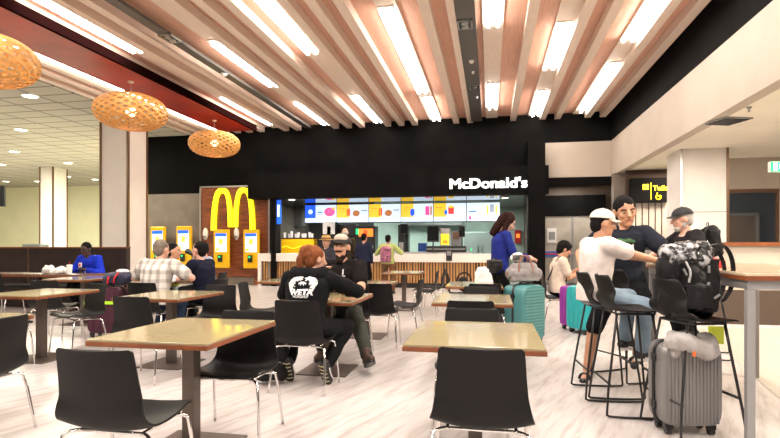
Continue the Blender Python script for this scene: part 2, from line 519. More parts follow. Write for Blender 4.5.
# cream column and panelled wall on the right
YC = 11.5
t = empty('column', (ylim(697, YC), YC, 0))
xa, xb, xc = ylim(668, YC) - t.location.x, ylim(681, YC) - t.location.x, ylim(728, YC) - t.location.x
m = MB(); m.b2(xb, xc, 0, .85, 0, 3.22); m.build('shaft', M['white'], t)
m = MB(); m.b2(xb - .02, xb + .02, -.02, .0, 0, 3.22); m.build('metal_edge', M['steel'], t)
m = MB(); m.b2(xc - .03, xc + .01, -.02, .0, 0, 3.22); m.build('metal_edge', M['bronze'], t)
m = MB(); m.b2(xb, xc, -.006, 0, 1.93, 1.945); m.build('panel_joint', M['greyframe'], t)
m = MB(); m.tube([(xb + .12, 0, 2.35), (xb + .12, -.02, 2.35)], .04, 14); m.build('round_sensor', M['paper'], t)
tag(t, 'broad cream panelled column behind the man in the black cap', 'column')
yw = 12.9
xl, xr = ylim(727, yw), ylim(779, yw)
m = MB()
m.b2(xl - .1, 9, yw, yw + .15, 2.50, 3.22); m.b2(xr, xr + .6, yw - .02, yw + .15, 0, 3.22)
m.build('wall_side', M['beige'], kind=S)
t = empty('window_1', ((xl + xr) / 2, yw + .02, 0)); t['kind'] = S
w = (xr - xl) / 2
m = MB(); m.b2(-w, w, 0, .02, 1.2, 2.46); m.build('window_glass', mat('tinted_glass', (.03, .035, .045), .05, spec=.6, alpha=.35), t)
m = MB(); m.b2(-w, w, -.03, .04, 2.44, 2.52); m.b2(-w, -w + .05, -.03, .04, 1.2, 2.46); m.b2(w - .05, w, -.03, .04, 1.2, 2.46); m.build('window_frame', M['bronze'], t)
m = MB(); m.b2(xl - .5, xr + 1.6, 15.4, 15.5, 0, 3.2); m.build('wall_beyond_window', mat('slate_wall', (.075, .095, .12), .6), kind=S)
t = empty('door_1', (ylim(741, 15.2), 15.2, 0)); t['kind'] = S
m = MB(); m.b2(-.35, .35, 0, .06, 0, 2.05); m.build('door_leaf', M['brownwall'], t)
m = MB(); m.b2(-.42, -.35, -.03, .06, 0, 2.1); m.b2(.35, .42, -.03, .06, 0, 2.1); m.b2(-.42, .42, -.03, .06, 2.05, 2.12); m.build('door_frame', M['greyframe'], t)
# low wall with timber cap
t = empty('low_wall', (ylim(755, 9.2), 9.2, 0)); t['kind'] = S
m = MB(); m.b2(-.75, 2.5, 0, .2, .0, .55); m.build('low_wall_base', mat('low_wall_brown', (.075, .05, .036), .5), t)
m = MB(); m.b2(-.75, 2.5, 0, .2, .55, 1.25); m.build('low_wall_panel', M['beige'], t)
m = MB(); m.b2(-.8, 2.5, -.05, .25, 1.25, 1.31); m.build('low_wall_cap', M['tedge'], t)
# exit sign, vent, sprinkler
t = empty('exit_sign', (*C(776, 7.6), 0)); t.rotation_euler.z = YAW
m = MB(); m.b2(-.09, .3, -.02, .04, 2.33, 2.48); m.build('sign_box', M['paper'], t)
m = MB(); m.b2(-.09, .3, -.026, -.021, 2.335, 2.475); m.build('green_face', M['greendisp'], t)
m = MB(); m.b2(-.06, .0, -.032, -.027, 2.35, 2.46); m.b2(.03, .10, -.032, -.027, 2.37, 2.44); m.build('running_figure', M['whitelit'], t)
m = MB(); m.b2(.1, .12, 0, .02, 2.48, 3.22); m.build('hanger', M['steel'], t)
tag(t, 'green and white running figure exit sign under the cream soffit', 'exit sign')
p = C(727, (3.22 - CAMH) * FOC / (246 - 120.5))
t = empty('ceiling_vent', (p[0], p[1], 3.2)); t.rotation_euler.z = .35
m = MB(); m.b2(-.24, .24, -.24, .24, 0, .018); m.build('frame', M['greyframe'], t)
m = MB()
for k in range(7): m.b2(-.2, .2, -.2 + k * .06, -.165 + k * .06, -.012, -.001)
m.build('slat', M['equip'], t)
tag(t, 'square slatted air vent in the cream soffit', 'vent')
p = C(749, (3.22 - CAMH) * FOC / (246 - 107))
m = MB(); m.lathe([(.035, 0), (.03, -.02), (.012, -.03), (.01, -.06), (.03, -.065)], (0, 0, 0), 12)
o = m.build('sprinkler', M['steel'], smooth='auto'); o.location = (p[0], p[1], 3.22)
tag(o, 'small metal sprinkler head on the cream soffit', 'sprinkler')

# ---------------------------------------------------------------- ceiling fittings
def downlight(px, py, z, label, r=.16, group='downlights in the left hall ceiling'):
    d = (z - CAMH) * FOC / (246 - py)
    p = C(px, d)
    t = empty('downlight', (p[0], p[1], z - .03))
    m = MB(); m.lathe([(r, .028), (r, 0), (r * .8, -.006), (r * .8, .02)], n=20); m.build('ring', M['paper'], t)
    m = MB(); m.lathe([(r * .78, .0), (r * .78, .01)], n=20); m.build('lens', M['downlight'], t)
    tag(t, label, 'downlight', group)
for px, py, lab in [(30, 95, 'round downlight nearest the bamboo pendants in the tiled ceiling'),
                    (21, 129, 'round downlight second nearest in the tiled ceiling at far left'),
                    (14, 151, 'bright downlight in tiled ceiling above the left end of the yellow wall'),
                    (68, 162.5, 'bright downlight in tiled ceiling left of the big column'),
                    (67, 176, 'small distant downlight directly behind the bright one left of the column'),
                    (38, 181, 'faint downlight beside the top of the slim distant column'),
                    (6, 181, 'faint downlight at the far left above the yellow wall'),
                    (95, 179, 'faint downlight against the edge of the big column'),
                    (1, 164, 'downlight cut by the left edge of the picture')]:
    downlight(px, py, ZC, lab, .2)
# twin tube lamps, one pair per segment
SEG = [(-6.65, 6.5, 8.9, 'longest twin tube ceiling lamp at the upper left corner'),
       (-6.58, 12.1, 15.0, 'twin tube ceiling lamp above the middle kiosks, nearest the maroon bulkhead'),
       (-4.95, 8.8, 11.4, 'twin tube ceiling lamp right of the maroon bulkhead and left of the narrow track'),
       (-4.92, 12.9, 15.3, 'short twin tube ceiling lamp above the big yellow M'),
       (-3.38, 6.6, 9.6, 'twin tube ceiling lamp left of centre at the top edge'),
       (-3.28, 12.6, 15.3, 'short twin tube ceiling lamp above the menu screens, left of centre'),
       (-1.62, 8.1, 12.6, 'long bright twin tube lamp just left of the black ceiling track'),
       (-1.55, 13.1, 15.4, 'short twin tube lamp at the far end, just left of the black track'),
       (.05, 6.5, 9.0, 'twin tube lamp at the top edge right of the black ceiling track'),
       (.07, 12.3, 14.4, 'small twin tube lamp at the far end right of the black track'),
       (1.22, 9.2, 11.4, 'twin tube lamp in the middle of the right half of the ceiling'),
       (1.28, 13.1, 15.4, 'small twin tube lamp at the far end above the white sign letters'),
       (2.46, 6.5, 10.1, 'twin tube lamp nearest the black band at the top right'),
       (2.56, 11.4, 15.2, 'twin tube lamp along the black band, farther of the two')]
m = MB()
for lx in lamps_x: m.b2(lx - .17, lx + .17, -5, WY, ZC + .12, ZC + .16)
m.build('ceiling_lamp_recess', M['batten'], kind=S)
for lx, y0, y1, lab in SEG:
    t = empty('ceiling_lamp', (lx, (y0 + y1) / 2, ZC))
    h = (y1 - y0) / 2
    m = MB(); m.b2(-.13, .13, -h - .1, h + .1, .108, .119); m.build('housing', M['beige'], t)
    for s in (-1, 1):
        m = MB(); m.b2(s * .082 - .026, s * .082 + .026, -h, h, .055, .105); m.build('tube', M['lamp'], t)
    tag(t, lab, 'ceiling lamp', 'twin tube lamps between the ceiling battens')
# black tracks with fittings
t = empty('ceiling_track', (-.38, 5, ZC - .01))
m = MB(); m.b2(-.155, .155, -9, 10.4, 0, .06); m.build('channel', M['track'], t)
tag(t, 'broad dark ceiling track running back right of centre', 'ceiling track')
t = empty('ceiling_track', (-5.52, 5, ZC - .01))
m = MB(); m.b2(-.09, .09, -9, 10.3, 0, .06); m.build('channel', M['track'], t)
tag(t, 'narrow dark ceiling track on the left side of the battens', 'ceiling track')
def ceil_pt(px, py, z=ZC): return C(px, (z - CAMH) * FOC / (246 - py))
for px, py, lab, n in [(465, 23, 'square twin spotlight in the dark track nearest the viewer', 2), (475, 86, 'square spotlight farther back in the dark track right of centre', 1), (170, 37, 'square spotlight box in the narrow left track', 2)]:
    p = ceil_pt(px, py)
    t = empty('spotlight', (p[0], p[1], ZC - .03))
    m = MB()
    for q in (((-.12, .12), (-.17, -.145)), ((-.12, .12), (.145, .17)), ((-.12, -.1), (-.17, .17)), ((.1, .12), (-.17, .17))):
        m.b2(*q[0], *q[1], -.01, .02)
    m.build('frame', M['steel'], t)
    m = MB(); m.b2(-.1, .1, -.145, .145, 0, .018); m.build('back_plate', M['equip'], t)
    for k in range(n):
        yy = (-.07, .07)[k] if n == 2 else 0
        m = MB(); m.lathe([(.055, -.02), (.06, 0)], (0, yy, 0), 16); m.build('reflector', M['steel'], t)
    tag(t, lab, 'spotlight')
for px, py, r, lab in [(471.5, 60, .05, 'small round sensor on the dark track between its spotlights'), (473, 71, .03, 'tiny round disc just beyond the sensor on the dark track'),
                       (224, 73, .07, 'round detector on the narrow left track'), (477, 96, .03, 'tiny disc near the far end of the dark track')]:
    p = ceil_pt(px, py)
    m = MB(); m.lathe([(r, 0), (r, -.02), (r * .6, -.05), (.005, -.055)], n=16)
    o = m.build('ceiling_sensor', M['paper'], smooth='auto'); o.location = (p[0], p[1], ZC - .012)
    tag(o, lab, 'sensor')

# woven pendants
def pendant(x, y, z, rad, label):
    t = empty('pendant_lamp', (x, y, z))
    m = MB()
    N = 18; W = .046
    for fam in (1, -1):
        for k in range(N):
            a0 = 2 * PI * k / N
            prev = None
            for j in range(29):
                th = R(14) + (PI - R(28)) * j / 28
                ph = a0 + fam * (th - PI / 2) * 1.15
                hh = .5
                def P(ph, th, off=0):
                    rr = rad + off
                    return Vector((rr * math.sin(th) ** .8 * math.cos(ph), rr * math.sin(th) ** .8 * math.sin(ph), (rad * hh + off) * math.cos(th)))
                c = P(ph, th, fam * .004)
                dth = .03
                tn = (P(ph + fam * dth * 1.15, th + dth) - P(ph - fam * dth * 1.15, th - dth)).normalized()
                side = tn.cross(c.normalized()).normalized() * (W / 2 * (.35 + .65 * math.sin(th)))
                cur = (m.v(c - side), m.v(c + side))
                if prev: m.bm.faces.new((prev[0], prev[1], cur[1], cur[0]))
                prev = cur
    o = m.build('woven_shade', M['bamboo'], t)
    so = o.modifiers.new('s', 'SOLIDIFY'); so.thickness = .006
    m = MB(); m.ell((0, 0, 0), (.10, .10, .10)); m.build('bulb', M['bulb'], t, smooth=True)
    m = MB(); m.tube([(0, 0, .1), (0, 0, 4.74 - z)], .006, 6); m.build('cord', M['steel'], t)
    m = MB(); m.lathe([(.06, 4.745 - z), (.06, 4.72 - z), (.02, 4.70 - z)], n=14); m.build('ceiling_rose', M['paper'], t)
    l = bpy.data.lights.new('pendant_light', 'POINT'); l.energy = 75; l.color = (1, .66, .32); l.shadow_soft_size = .1
    lo = bpy.data.objects.new('pendant_light', l); COL.objects.link(lo); lo.parent = t; lo.location = (0, 0, .0)
    tag(t, label, 'pendant lamp', 'woven bamboo pendants')
def pend_at(px, py, d): return (*C(px, d), CAMH + (246 - py) * d / FOC)
x, y, z = pend_at(131, 112, 11.03); pendant(x, y, z, .73, 'woven bamboo pendant lamp in front of the top of the big column')
x, y, z = pend_at(214.5, 144, 14.44); pendant(x, y, z, .69, 'smallest looking woven bamboo pendant lamp, farthest to the right')
x, y, z = pend_at(-16, 60, 7.6); pendant(x, y, z, .70, 'woven bamboo pendant lamp cut by the left edge of the picture')

# ---------------------------------------------------------------- restaurant front
# wood panel with steel frame
t = empty('wood_panel', (-8.15, WY - .03, 0))
m = MB(); m.b2(-1.14, 1.3, -.02, .03, .25, 3.15); m.build('timber_sheet', M['redwood'], t)
m = MB(); m.b2(-1.18, -1.13, -.05, .03, .25, 3.2); m.b2(1.3, 1.36, -.25, .03, .25, 2.9); m.b2(-1.18, .7, -.05, .03, 3.15, 3.2); m.build('metal_frame', M['steel'], t)
tag(t, 'glossy red brown timber wall panel behind the big yellow M', 'wall panel')
# big M logo
def arch_pts(xc, Ao, Ai, Ho, Hi, e=2.3, ze=0.0):
    n = 26
    outer = []
    for k in range(n + 1):
        a = PI - PI * k / n
        outer.append((xc + Ao * abs(math.cos(a)) ** .72 * (1 if math.cos(a) > 0 else -1), Ho * math.sin(a) ** 1.0))
    inner = []
    for k in range(n + 1):
        a = PI * k / n
        inner.append((xc + Ai * abs(math.cos(a)) ** .72 * (1 if math.cos(a) > 0 else -1), Hi * math.sin(a) ** 1.0))
    return outer + inner
m = MB()
def arch(m, xc, sgn):
    """one arch as quads; sgn=-1 left arch (outer leg on the left)"""
    n = 36
    prev = None
    for k in range(n + 1):
        u = k / n
        # centre line: from outer foot over the apex to the middle leg
        a = PI * (1 - u)
        c = math.cos(a); s_ = math.sin(a)
        outx, inx = (.395, .235)
        midx, midin = (.345, .205)
        Ao = outx if c < 0 else midx
        Ai = inx if c < 0 else midin
        pw = .62
        xo = Ao * math.copysign(abs(c) ** pw, c); zo = 1.36 * s_
        xi = Ai * math.copysign(abs(c) ** pw, c); zi = 1.20 * s_
        z0 = 0 if c < 0 else .10
        zo = max(zo, z0); zi = max(zi, z0)
        q = [Vector((xc - sgn * xo if sgn > 0 else xc + xo, y, z)) if False else Vector((xc + (xo if sgn < 0 else -xo), y, zo)) for y in (0, -.09)]
        r = [Vector((xc + (xi if sgn < 0 else -xi), y, zi)) for y in (0, -.09)]
        cur = [m.v(q[0]), m.v(q[1]), m.v(r[1]), m.v(r[0])]
        if prev:
            for i in range(4):
                m.bm.faces.new((prev[i], prev[(i + 1) % 4], cur[(i + 1) % 4], cur[i]))
        else: m.bm.faces.new(cur)
        prev = cur
    m.bm.faces.new(prev)
arch(m, -.362, -1); arch(m, .362, 1)
o = m.build('golden_letter_m', M['yellowbright'])
o.location = (-8.13, WY - .06, 1.76)
tag(o, 'large bright yellow double arched M on the timber panel', 'logo sign')
# fascia lettering
def UZ(px, py, Y):
    u = (px - 390) / FOC
    d = Y / (math.cos(YAW) + u * math.sin(YAW))
    return ylim(px, Y), CAMH + (246 - py) * d / FOC
x0, z0 = UZ(449, 188.7, 15.14); x1, _ = UZ(527.5, 188.7, 15.14)
o = text('fascia_lettering', "McDonald's", .40, M['whitelit'], (x0, 15.13, z0), (PI / 2, 0, 0), None, .015, 0, fat=.013)
w = max(v.co.x for v in o.data.vertices); o.scale.x = (x1 - x0) / w
tag(o, "white lit letters reading McDonald's on the black fascia", 'sign')
# kiosks
def kiosk(px, top, bot, Y, label, base=False):
    x, zt = UZ(px, top, Y); _, zb = UZ(px, bot, Y)
    t = empty('order_kiosk', (x, Y, zb))
    h = zt - zb
    m = MB(); m.b2(-.27, .27, 0, .10, 0, h); m.build('yellow_casing', M['yellow'], t, bevel=.03)
    m = MB(); m.b2(-.19, .19, -.012, .0, h * .42, h * .90); m.build('display', M['whitescr'], t)
    m = MB(); m.b2(-.19, .19, -.018, -.013, h * .82, h * .90); m.build('display_header', M['bluelit'], t)
    m = MB(); m.lathe([(.07, 0), (.07, .006)], (0, -.02, 0), 14)
    m = MB(); m.b2(-.07, .07, -.02, -.013, h * .62, h * .76); m.build('display_picture', M['yelscr'], t)
    m = MB(); m.b2(-.17, -.06, -.02, -.013, h * .44, h * .52); m.build('display_button', M['yelscr'], t)
    m = MB(); m.b2(-.09, .05, -.05, .0, h * .16, h * .34); m.build('card_reader', M['equip'], t)
    m = MB(); m.b2(-.06, 0, -.056, -.051, h * .27, h * .31); m.build('reader_screen', M['greendisp'], t)
    m = MB(); m.b2(-.05, .05, .10, .297, h * .2, h * .8); m.build('bracket', M['equip'], t)
    tag(t, label, 'ordering kiosk', 'yellow self ordering kiosks')
kiosk(157.5, 226.5, 268, 15.30, 'yellow ordering kiosk farthest left, on the taupe wall')
kiosk(183.5, 226, 268, 15.30, 'yellow ordering kiosk second from left, on the taupe wall')
kiosk(221, 229.5, 268, 15.30, 'yellow ordering kiosk under the left leg of the big M')
kiosk(251, 229.5, 268.5, 15.30, 'yellow ordering kiosk under the right leg of the big M')
for px, lab in [(205.5, 'white dispenser at the left edge of the timber panel'), (236.5, 'white dispenser on the timber panel between two kiosks')]:
    x, z = UZ(px, 240, 15.5)
    t = empty('sanitiser_dispenser', (x, 15.5, z))
    m = MB(); m.ell((0, 0, .2), (.09, .07, .2)); m.build('body', M['paper'], t, smooth=True)
    m = MB(); m.b2(-.04, .04, -.085, -.05, .05, .14); m.build('lever', M['equipgrey'], t)
    tag(t, lab, 'dispenser', None)
# counter
xl, _ = UZ(259, 254, 15.35); xr = ylim(500, 15.35)
t = empty('service_counter', ((xl + xr) / 2, 15.35, 0)); W = (xr - xl) / 2
m = MB(); m.b2(-W, -W + .72, -.1, .2, .77, 1.02); m.b2(-W + .72, W, -.1, .75, .77, 1.02); m.b2(-W, -W + .1, -.1, .2, 0, .77); m.b2(-W + 1.85, -W + 2.05, -.08, .7, 0.12, .77); m.build('white_top', M['whitetop'], t, bevel=.008)
m = MB(); m.b2(-W + .1, W, .02, .1, 0, .77); m.build('front_board', M['slatgap'], t)
m = MB()
x = -W + .16
while x < W - .05:
    if not (-W + 1.78 < x < -W + 2.06): m.b2(x, x + random.choice([.035, .05, .05, .06]), -.03, .02, .15, .77)
    x += .085
m.build('timber_slats', M['slat'], t)
m = MB(); m.b2(-W + .1, W, -.01, .03, 0, .14); m.build('kick_board', M['equip'], t)
tag(t, 'long white topped serving counter with vertical timber slat front', 'counter')
# menu screens
YS = 17.55
bx = [305, 336.8, 368.8, 401, 433.5, 466.5, 500]
lays = ['blue', 'yel', 'yel', 'yel', 'yel', 'white']
names = ['blue and white menu screen with a pink donut picture, farthest left',
         'menu screen second from left with yellow side and brown burger',
         'menu screen third from left with yellow side, red box and burger',
         'menu screen fourth from left, above the backpack customer and beside a blue cup picture',
         'menu screen fifth from left with yellow side and red carton picture',
         'white menu screen farthest right with two tall cups']
for k in range(6):
    xa, zt = UZ(bx[k], 204, YS); xb, zb = UZ(bx[k + 1], 222, YS)
    zb = 2.08; zt = 2.69
    t = empty('menu_screen', ((xa + xb) / 2, YS, zb)); w = (xb - xa) / 2; h = zt - zb
    m = MB(); m.b2(-w, w, 0, .08, -.03, h + .02); m.build('frame', M['equip'], t)
    m = MB(); m.b2(-w + .012, w - .012, -.006, 0, .0, h); m.build('display', M['whitescr'], t)
    def patch(x0, x1, z0, z1, mm, nm, dd=.004):
        q = MB(); q.b2(x0 * w, x1 * w, -.006 - dd, -.006, z0 * h, z1 * h); q.build(nm, M[mm], t)
    def blob(x, z, rx, rz, mm, nm):
        q = MB(); q.ell((x * w, -.008, z * h), (rx, .006, rz), seg=14, rings=8); q.build(nm, M[mm], t, smooth=True)
    if lays[k] == 'blue':
        patch(-.98, -.32, .25, 1, 'bluelit', 'blue_field'); blob(-.65, .62, .09, .09, 'whitescr', 'white_letters')
        blob(.55, .6, .2, .16, 'pinkscr', 'donut_picture'); blob(.5, .62, .06, .05, 'whitescr', 'donut_hole'); blob(.8, .8, .06, .05, 'yelscr', 'price_badge')
        patch(-.2, .1, .55, .62, 'bluelit', 'caption_line'); patch(-.2, .12, .42, .49, 'greyscr', 'caption_line')
    elif lays[k] == 'yel':
        patch(-.98, -.22, .25, 1, 'yelscr', 'yellow_field')
        patch(-.85, -.45, .75, .8, 'brnscr', 'caption_line'); patch(-.85, -.5, .64, .67, 'brnscr', 'caption_line')
        if k in (1, 2):
            patch(-.38, -.16, .36, .78, 'redscr', 'fries_box_picture'); blob(.22, .5, .13, .11, 'brnscr', 'burger_picture'); blob(.22, .5, .13, .025, 'yelscr', 'burger_filling')
            patch(.55, .9, .62, .7, 'greyscr', 'caption_line')
        elif k == 3:
            blob(-.3, .52, .08, .14, 'bluelit', 'cup_picture'); patch(.5, .75, .35, .85, 'pinkscr', 'drink_picture'); patch(.8, .9, .35, .85, 'brnscr', 'drink_picture')
        else:
            patch(-.1, .25, .4, .8, 'redscr', 'carton_picture'); blob(.07, .8, .1, .05, 'yelscr', 'fries_picture'); blob(-.25, .5, .05, .09, 'bluelit', 'cup_picture')
    else:
        patch(.2, .32, .35, .85, 'yelscr', 'cup_picture'); patch(.72, .84, .35, .85, 'yelscr', 'cup_picture'); patch(.4, .65, .45, .9, 'greyscr', 'caption_line')
        patch(-.85, -.4, .5, .56, 'bluelit', 'caption_line'); patch(-.85, -.72, .08, .28, 'pinkscr', 'carton_picture')
    for q, xx in enumerate((-.7, -.2, .3, .75)):
        blob(xx, .11, .022, .02, ('redscr', 'brnscr', 'redscr', 'greyscr')[q], 'item_dot')
    tag(t, names[k], 'menu screen', 'menu screens above the counter')
# kitchen things, each standing on a bench
def UD(px, Y): return ylim(px, Y)
def bench(px0, px1, Y, dep, h, label, mt='fridge', name='kitchen_bench'):
    x0, x1 = UD(px0, Y), UD(px1, Y)
    t = empty(name, ((x0 + x1) / 2, Y, 0)); w = (x1 - x0) / 2
    m = MB(); m.b2(-w, w, 0, dep, 0, h - .04); m.build('cabinet', M[mt], t)
    m = MB(); m.b2(-w - .01, w + .01, -.02, dep, h - .04, h); m.build('worktop', M['steel'], t)
    tag(t, label, 'bench'); return t
bench(283, 372, 17.0, .8, .93, 'dark bench below the yellow box behind the counter', 'equip')
bench(396, 470, 16.25, .9, 1.06, 'back counter holding the tills and machines', 'equip')
bench(375, 500, 18.6, .8, .93, 'stainless kitchen bench behind the right half of the counter', 'fridge')
x0, x1 = UD(281, 16.6), UD(314, 16.6)
t = empty('yellow_box', ((x0 + x1) / 2, 16.6, 0)); w = (x1 - x0) / 2
m = MB(); m.b2(-w, w, 0, .35, .0, 1.50); m.build('cabinet', M['yellow'], t, bevel=.02)
m = MB(); m.b2(-w - .02, w + .02, -.02, .37, 1.50, 1.53); m.build('lid', M['equip'], t)
m = MB(); m.tube([(-w * .9 + w * 1.8 * k / 10, -.012, 1.2 + .04 * math.sin(k * 1.3)) for k in range(11)], .012, 6); m.build('painted_swirl', M['yelsign'], t)
tag(t, 'bright yellow cabinet with paper cups on top behind the counter', 'cabinet')
for k in range(9):
    m = MB(); m.lathe([(.04, 0), (.055, random.choice([.14, .18, .22]))], n=12)
    o = m.build('paper_cup', M['paper'], smooth='auto'); o.location = ((x0 + x1) / 2 - w * .85 + k * w * .21, 16.72 + (k % 2) * .1, 1.53)
    tag(o, 'white paper cup standing on the yellow cabinet', 'cup', 'paper cups on the yellow cabinet')
def gadget(name, px0, px1, py0, py1, Y, dep, label, cat, mt, parts=(), base=None):
    x0, zt = UZ(px0, py0, Y); x1, zb = UZ(px1, py1, Y); w = (x1 - x0) / 2
    if base is not None and base < 5: zb = base
    t = empty(name, ((x0 + x1) / 2, Y, zb)); h = zt - zb
    m = MB(); m.b2(-w, w, 0, dep, 0, h); m.build('body', M[mt], t, bevel=.015)
    if base == 9:
        q = MB(); q.b2(-.02, .02, .02, .06, 1.06 - zb, 0); q.b2(-.09, .09, 0, .1, 1.06 - zb, 1.07 - zb); q.build('stand', M['equip'], t)
    for nm, a, b, c, d, mm in parts:
        q = MB(); q.b2(-w + 2 * w * a, -w + 2 * w * b, -.02, -.001, h * c, h * d); q.build(nm, M[mm], t)
    tag(t, label, cat); return t
gadget('wall_cupboard', 283, 303, 205, 226, 19.2, .4, 'grey wall cupboard at the left end of the kitchen', 'cupboard', 'equipgrey', [('door', .05, .48, .05, .95, 'greyframe'), ('door', .52, .95, .05, .95, 'greyframe')])
gadget('coffee_machine', 323, 335, 222, 254, 17.2, .4, 'white fronted machine left of the drinks dispenser', 'machine', 'equip', [('white_panel', .0, 1, .62, 1, 'paper'), ('dark_slot', .35, .65, .62, .86, 'equip')])
gadget('oven', 336, 356, 224, 254, 17.6, .4, 'black oven behind the bald standing customer', 'oven', 'equip', [('door', .1, .9, .2, .6, 'blackgloss')])
gadget('drinks_dispenser', 356, 375, 226, 254, 17.2, .5, 'black drinks dispenser with glowing orange front panel', 'dispenser', 'equip', [('orange_panel', .15, .9, .62, .9, 'orangedisp'), ('green_panel', .0, .14, .7, .9, 'greendisp'), ('red_panel', .4, .6, .62, .85, 'redscr'), ('silver_tray', .1, .9, .2, .3, 'steel')])
gadget('milkshake_machine', 398, 408, 225, 254, 17.4, .4, 'dark drinks machine with hanging parts right of the backpack customer', 'machine', 'equip', [('silver_panel', .1, .6, .5, .7, 'steel'), ('nozzle', .3, .5, .25, .45, 'steel')], base=0)
gadget('till_monitor', 427, 439, 226, 242, 16.1, .08, 'black till monitor left of the orange fries sign', 'monitor', 'equip', [('screen', .08, .92, .1, .95, 'blackgloss')], base=9)
gadget('till_monitor', 400, 408, 224, 234, 16.9, .08, 'small black monitor hanging above the right of the backpack customer', 'monitor', 'equip', [('screen', .08, .92, .1, .95, 'blackgloss')], base=9)
gadget('fries_display', 440, 450, 228, 251, 16.6, .2, 'tall stand with an orange picture panel on the counter', 'display', 'steel', [('orange_picture', .1, .9, .3, .75, 'yelsign'), ('red_picture', .25, .75, .35, .5, 'redscr')], base=1.06)
gadget('grinder', 451, 461, 231, 251, 16.7, .25, 'grey coffee grinder right of the orange picture panel', 'machine', 'equipgrey', [('hopper', .2, .8, .6, .95, 'bronze'), ('knob', .4, .6, .2, .3, 'equip')], base=1.06)
gadget('till_monitor', 459, 465, 226, 237, 16.5, .08, 'narrow black monitor right of the coffee grinder', 'monitor', 'equip', [('screen', .1, .9, .1, .9, 'blackgloss')], base=9)
gadget('crate', 418, 426, 243, 252, 17.9, .4, 'stack of bright blue plastic crates behind the counter', 'crates', 'blue', [('rib', .05, .95, .3, .36, 'bluelit'), ('rib', .05, .95, .62, .68, 'bluelit')], base=.0)
gadget('tray_rack', 426, 466, 246, 252.5, 16.2, .35, 'low black rack of trays along the counter top', 'rack', 'equip', [('shelf_edge', .02, .98, .4, .6, 'equipgrey')], base=1.06)
gadget('card_terminal', 446, 452, 250, 261, 15.2, .03, 'small dark card terminal on the front edge of the counter', 'terminal', 'equip', [('screen', .15, .85, .5, .9, 'equipgrey')])
gadget('fridge', 464, 497, 232, 262, 19.6, .6, 'pale teal twin door fridge at the right of the kitchen', 'fridge', 'fridge', [('door', .02, .48, .02, .97, 'fridge'), ('door', .52, .98, .02, .97, 'fridge'), ('handle', .42, .45, .3, .7, 'steel'), ('handle', .55, .58, .3, .7, 'steel'), ('green_light', .2, .24, .6, .66, 'greendisp')], base=0)
gadget('red_fryer_box', 515, 521, 230, 243, 20.55, .34, 'red box on the wall between the woman and the black post', 'box', 'red', [('panel', .2, .8, .4, .7, 'orangedisp')])
gadget('kitchen_hood', 400, 462, 219, 225, 20.3, .59, 'long steel extractor hood along the mint kitchen wall', 'hood', 'fridge', [('lip', 0, 1, 0, .3, 'steel')])
for px, py, lab in [(505, 197, 'round downlight under the kitchen ceiling at right of the menu screens'), (292, 199, 'round downlight under the kitchen ceiling at left of the menu screens')]:
    p = C(px, (2.73 - CAMH) * FOC / (246 - py))
    t = empty('downlight', (p[0], p[1], 2.70))
    m = MB(); m.lathe([(.13, .03), (.13, 0), (.1, -.006), (.1, .02)], n=20); m.build('ring', M['paper'], t)
    m = MB(); m.lathe([(.098, .0), (.098, .01)], n=20); m.build('lens', M['downlight'], t)
    area('downlight_beam', (p[0], p[1], 2.685), (.18, .18), 60)
    tag(t, lab, 'downlight')
gadget('blue_jamb_highlight', 276, 281, 200, 224, 15.3, .02, 'narrow painted blue highlight on the inner side of the portal', 'painted highlight', 'bluelit', [('highlight', .3, .7, .3, .8, 'whitescr')])  # blue highlights on the black jamb, put in as a glowing strip
# ---------------------------------------------------------------- chairs
def shell_mesh(name, prof, parent, m, nx=12, thick=.011, curl=.02):
    """prof rows: (y, z, half width, corner pull)"""
    bm = bmesh.new()
    # refine rows (Catmull-Rom)
    rows = []
    P = prof
    for i in range(len(P) - 1):
        p0 = P[max(i - 1, 0)]; p1 = P[i]; p2 = P[i + 1]; p3 = P[min(i + 2, len(P) - 1)]
        for k in range(4):
            t = k / 4
            rows.append([.5 * ((2 * b) + (-a + c) * t + (2 * a - 5 * b + 4 * c - d) * t * t + (-a + 3 * b - 3 * c + d) * t ** 3) for a, b, c, d in zip(p0, p1, p2, p3)])
    rows.append(list(P[-1]))
    # end rows: round the corners
    G = []
    for j, (y, z, w, cv) in enumerate(rows):
        row = []
        for i in range(nx + 1):
            s = -1 + 2 * i / nx
            zm = P[-1][1] + .02
            q = min(max((z - zm) / .14, 0), 1); q = q * q * (3 - 2 * q)
            row.append(bm.verts.new((s * w, y + cv * s * s * q, z + cv * (1 - q) * s * s)))
        G.append(row)
    for a, b in zip(G[:-1], G[1:]):
        for i in range(nx):
            bm.faces.new((a[i], a[i + 1], b[i + 1], b[i]))
    me = bpy.data.meshes.new(name); bm.to_mesh(me); bm.free()
    me.materials.append(m)
    o = bpy.data.objects.new(name, me); COL.objects.link(o); o.parent = parent
    s = o.modifiers.new('s', 'SOLIDIFY'); s.thickness = thick; s.offset = 0
    me.polygons.foreach_set('use_smooth', [True] * len(me.polygons))
    bake(o)
    o.data.polygons.foreach_set('use_smooth', [True] * len(o.data.polygons)); o.data.set_sharp_from_angle(angle=R(50))
    return o
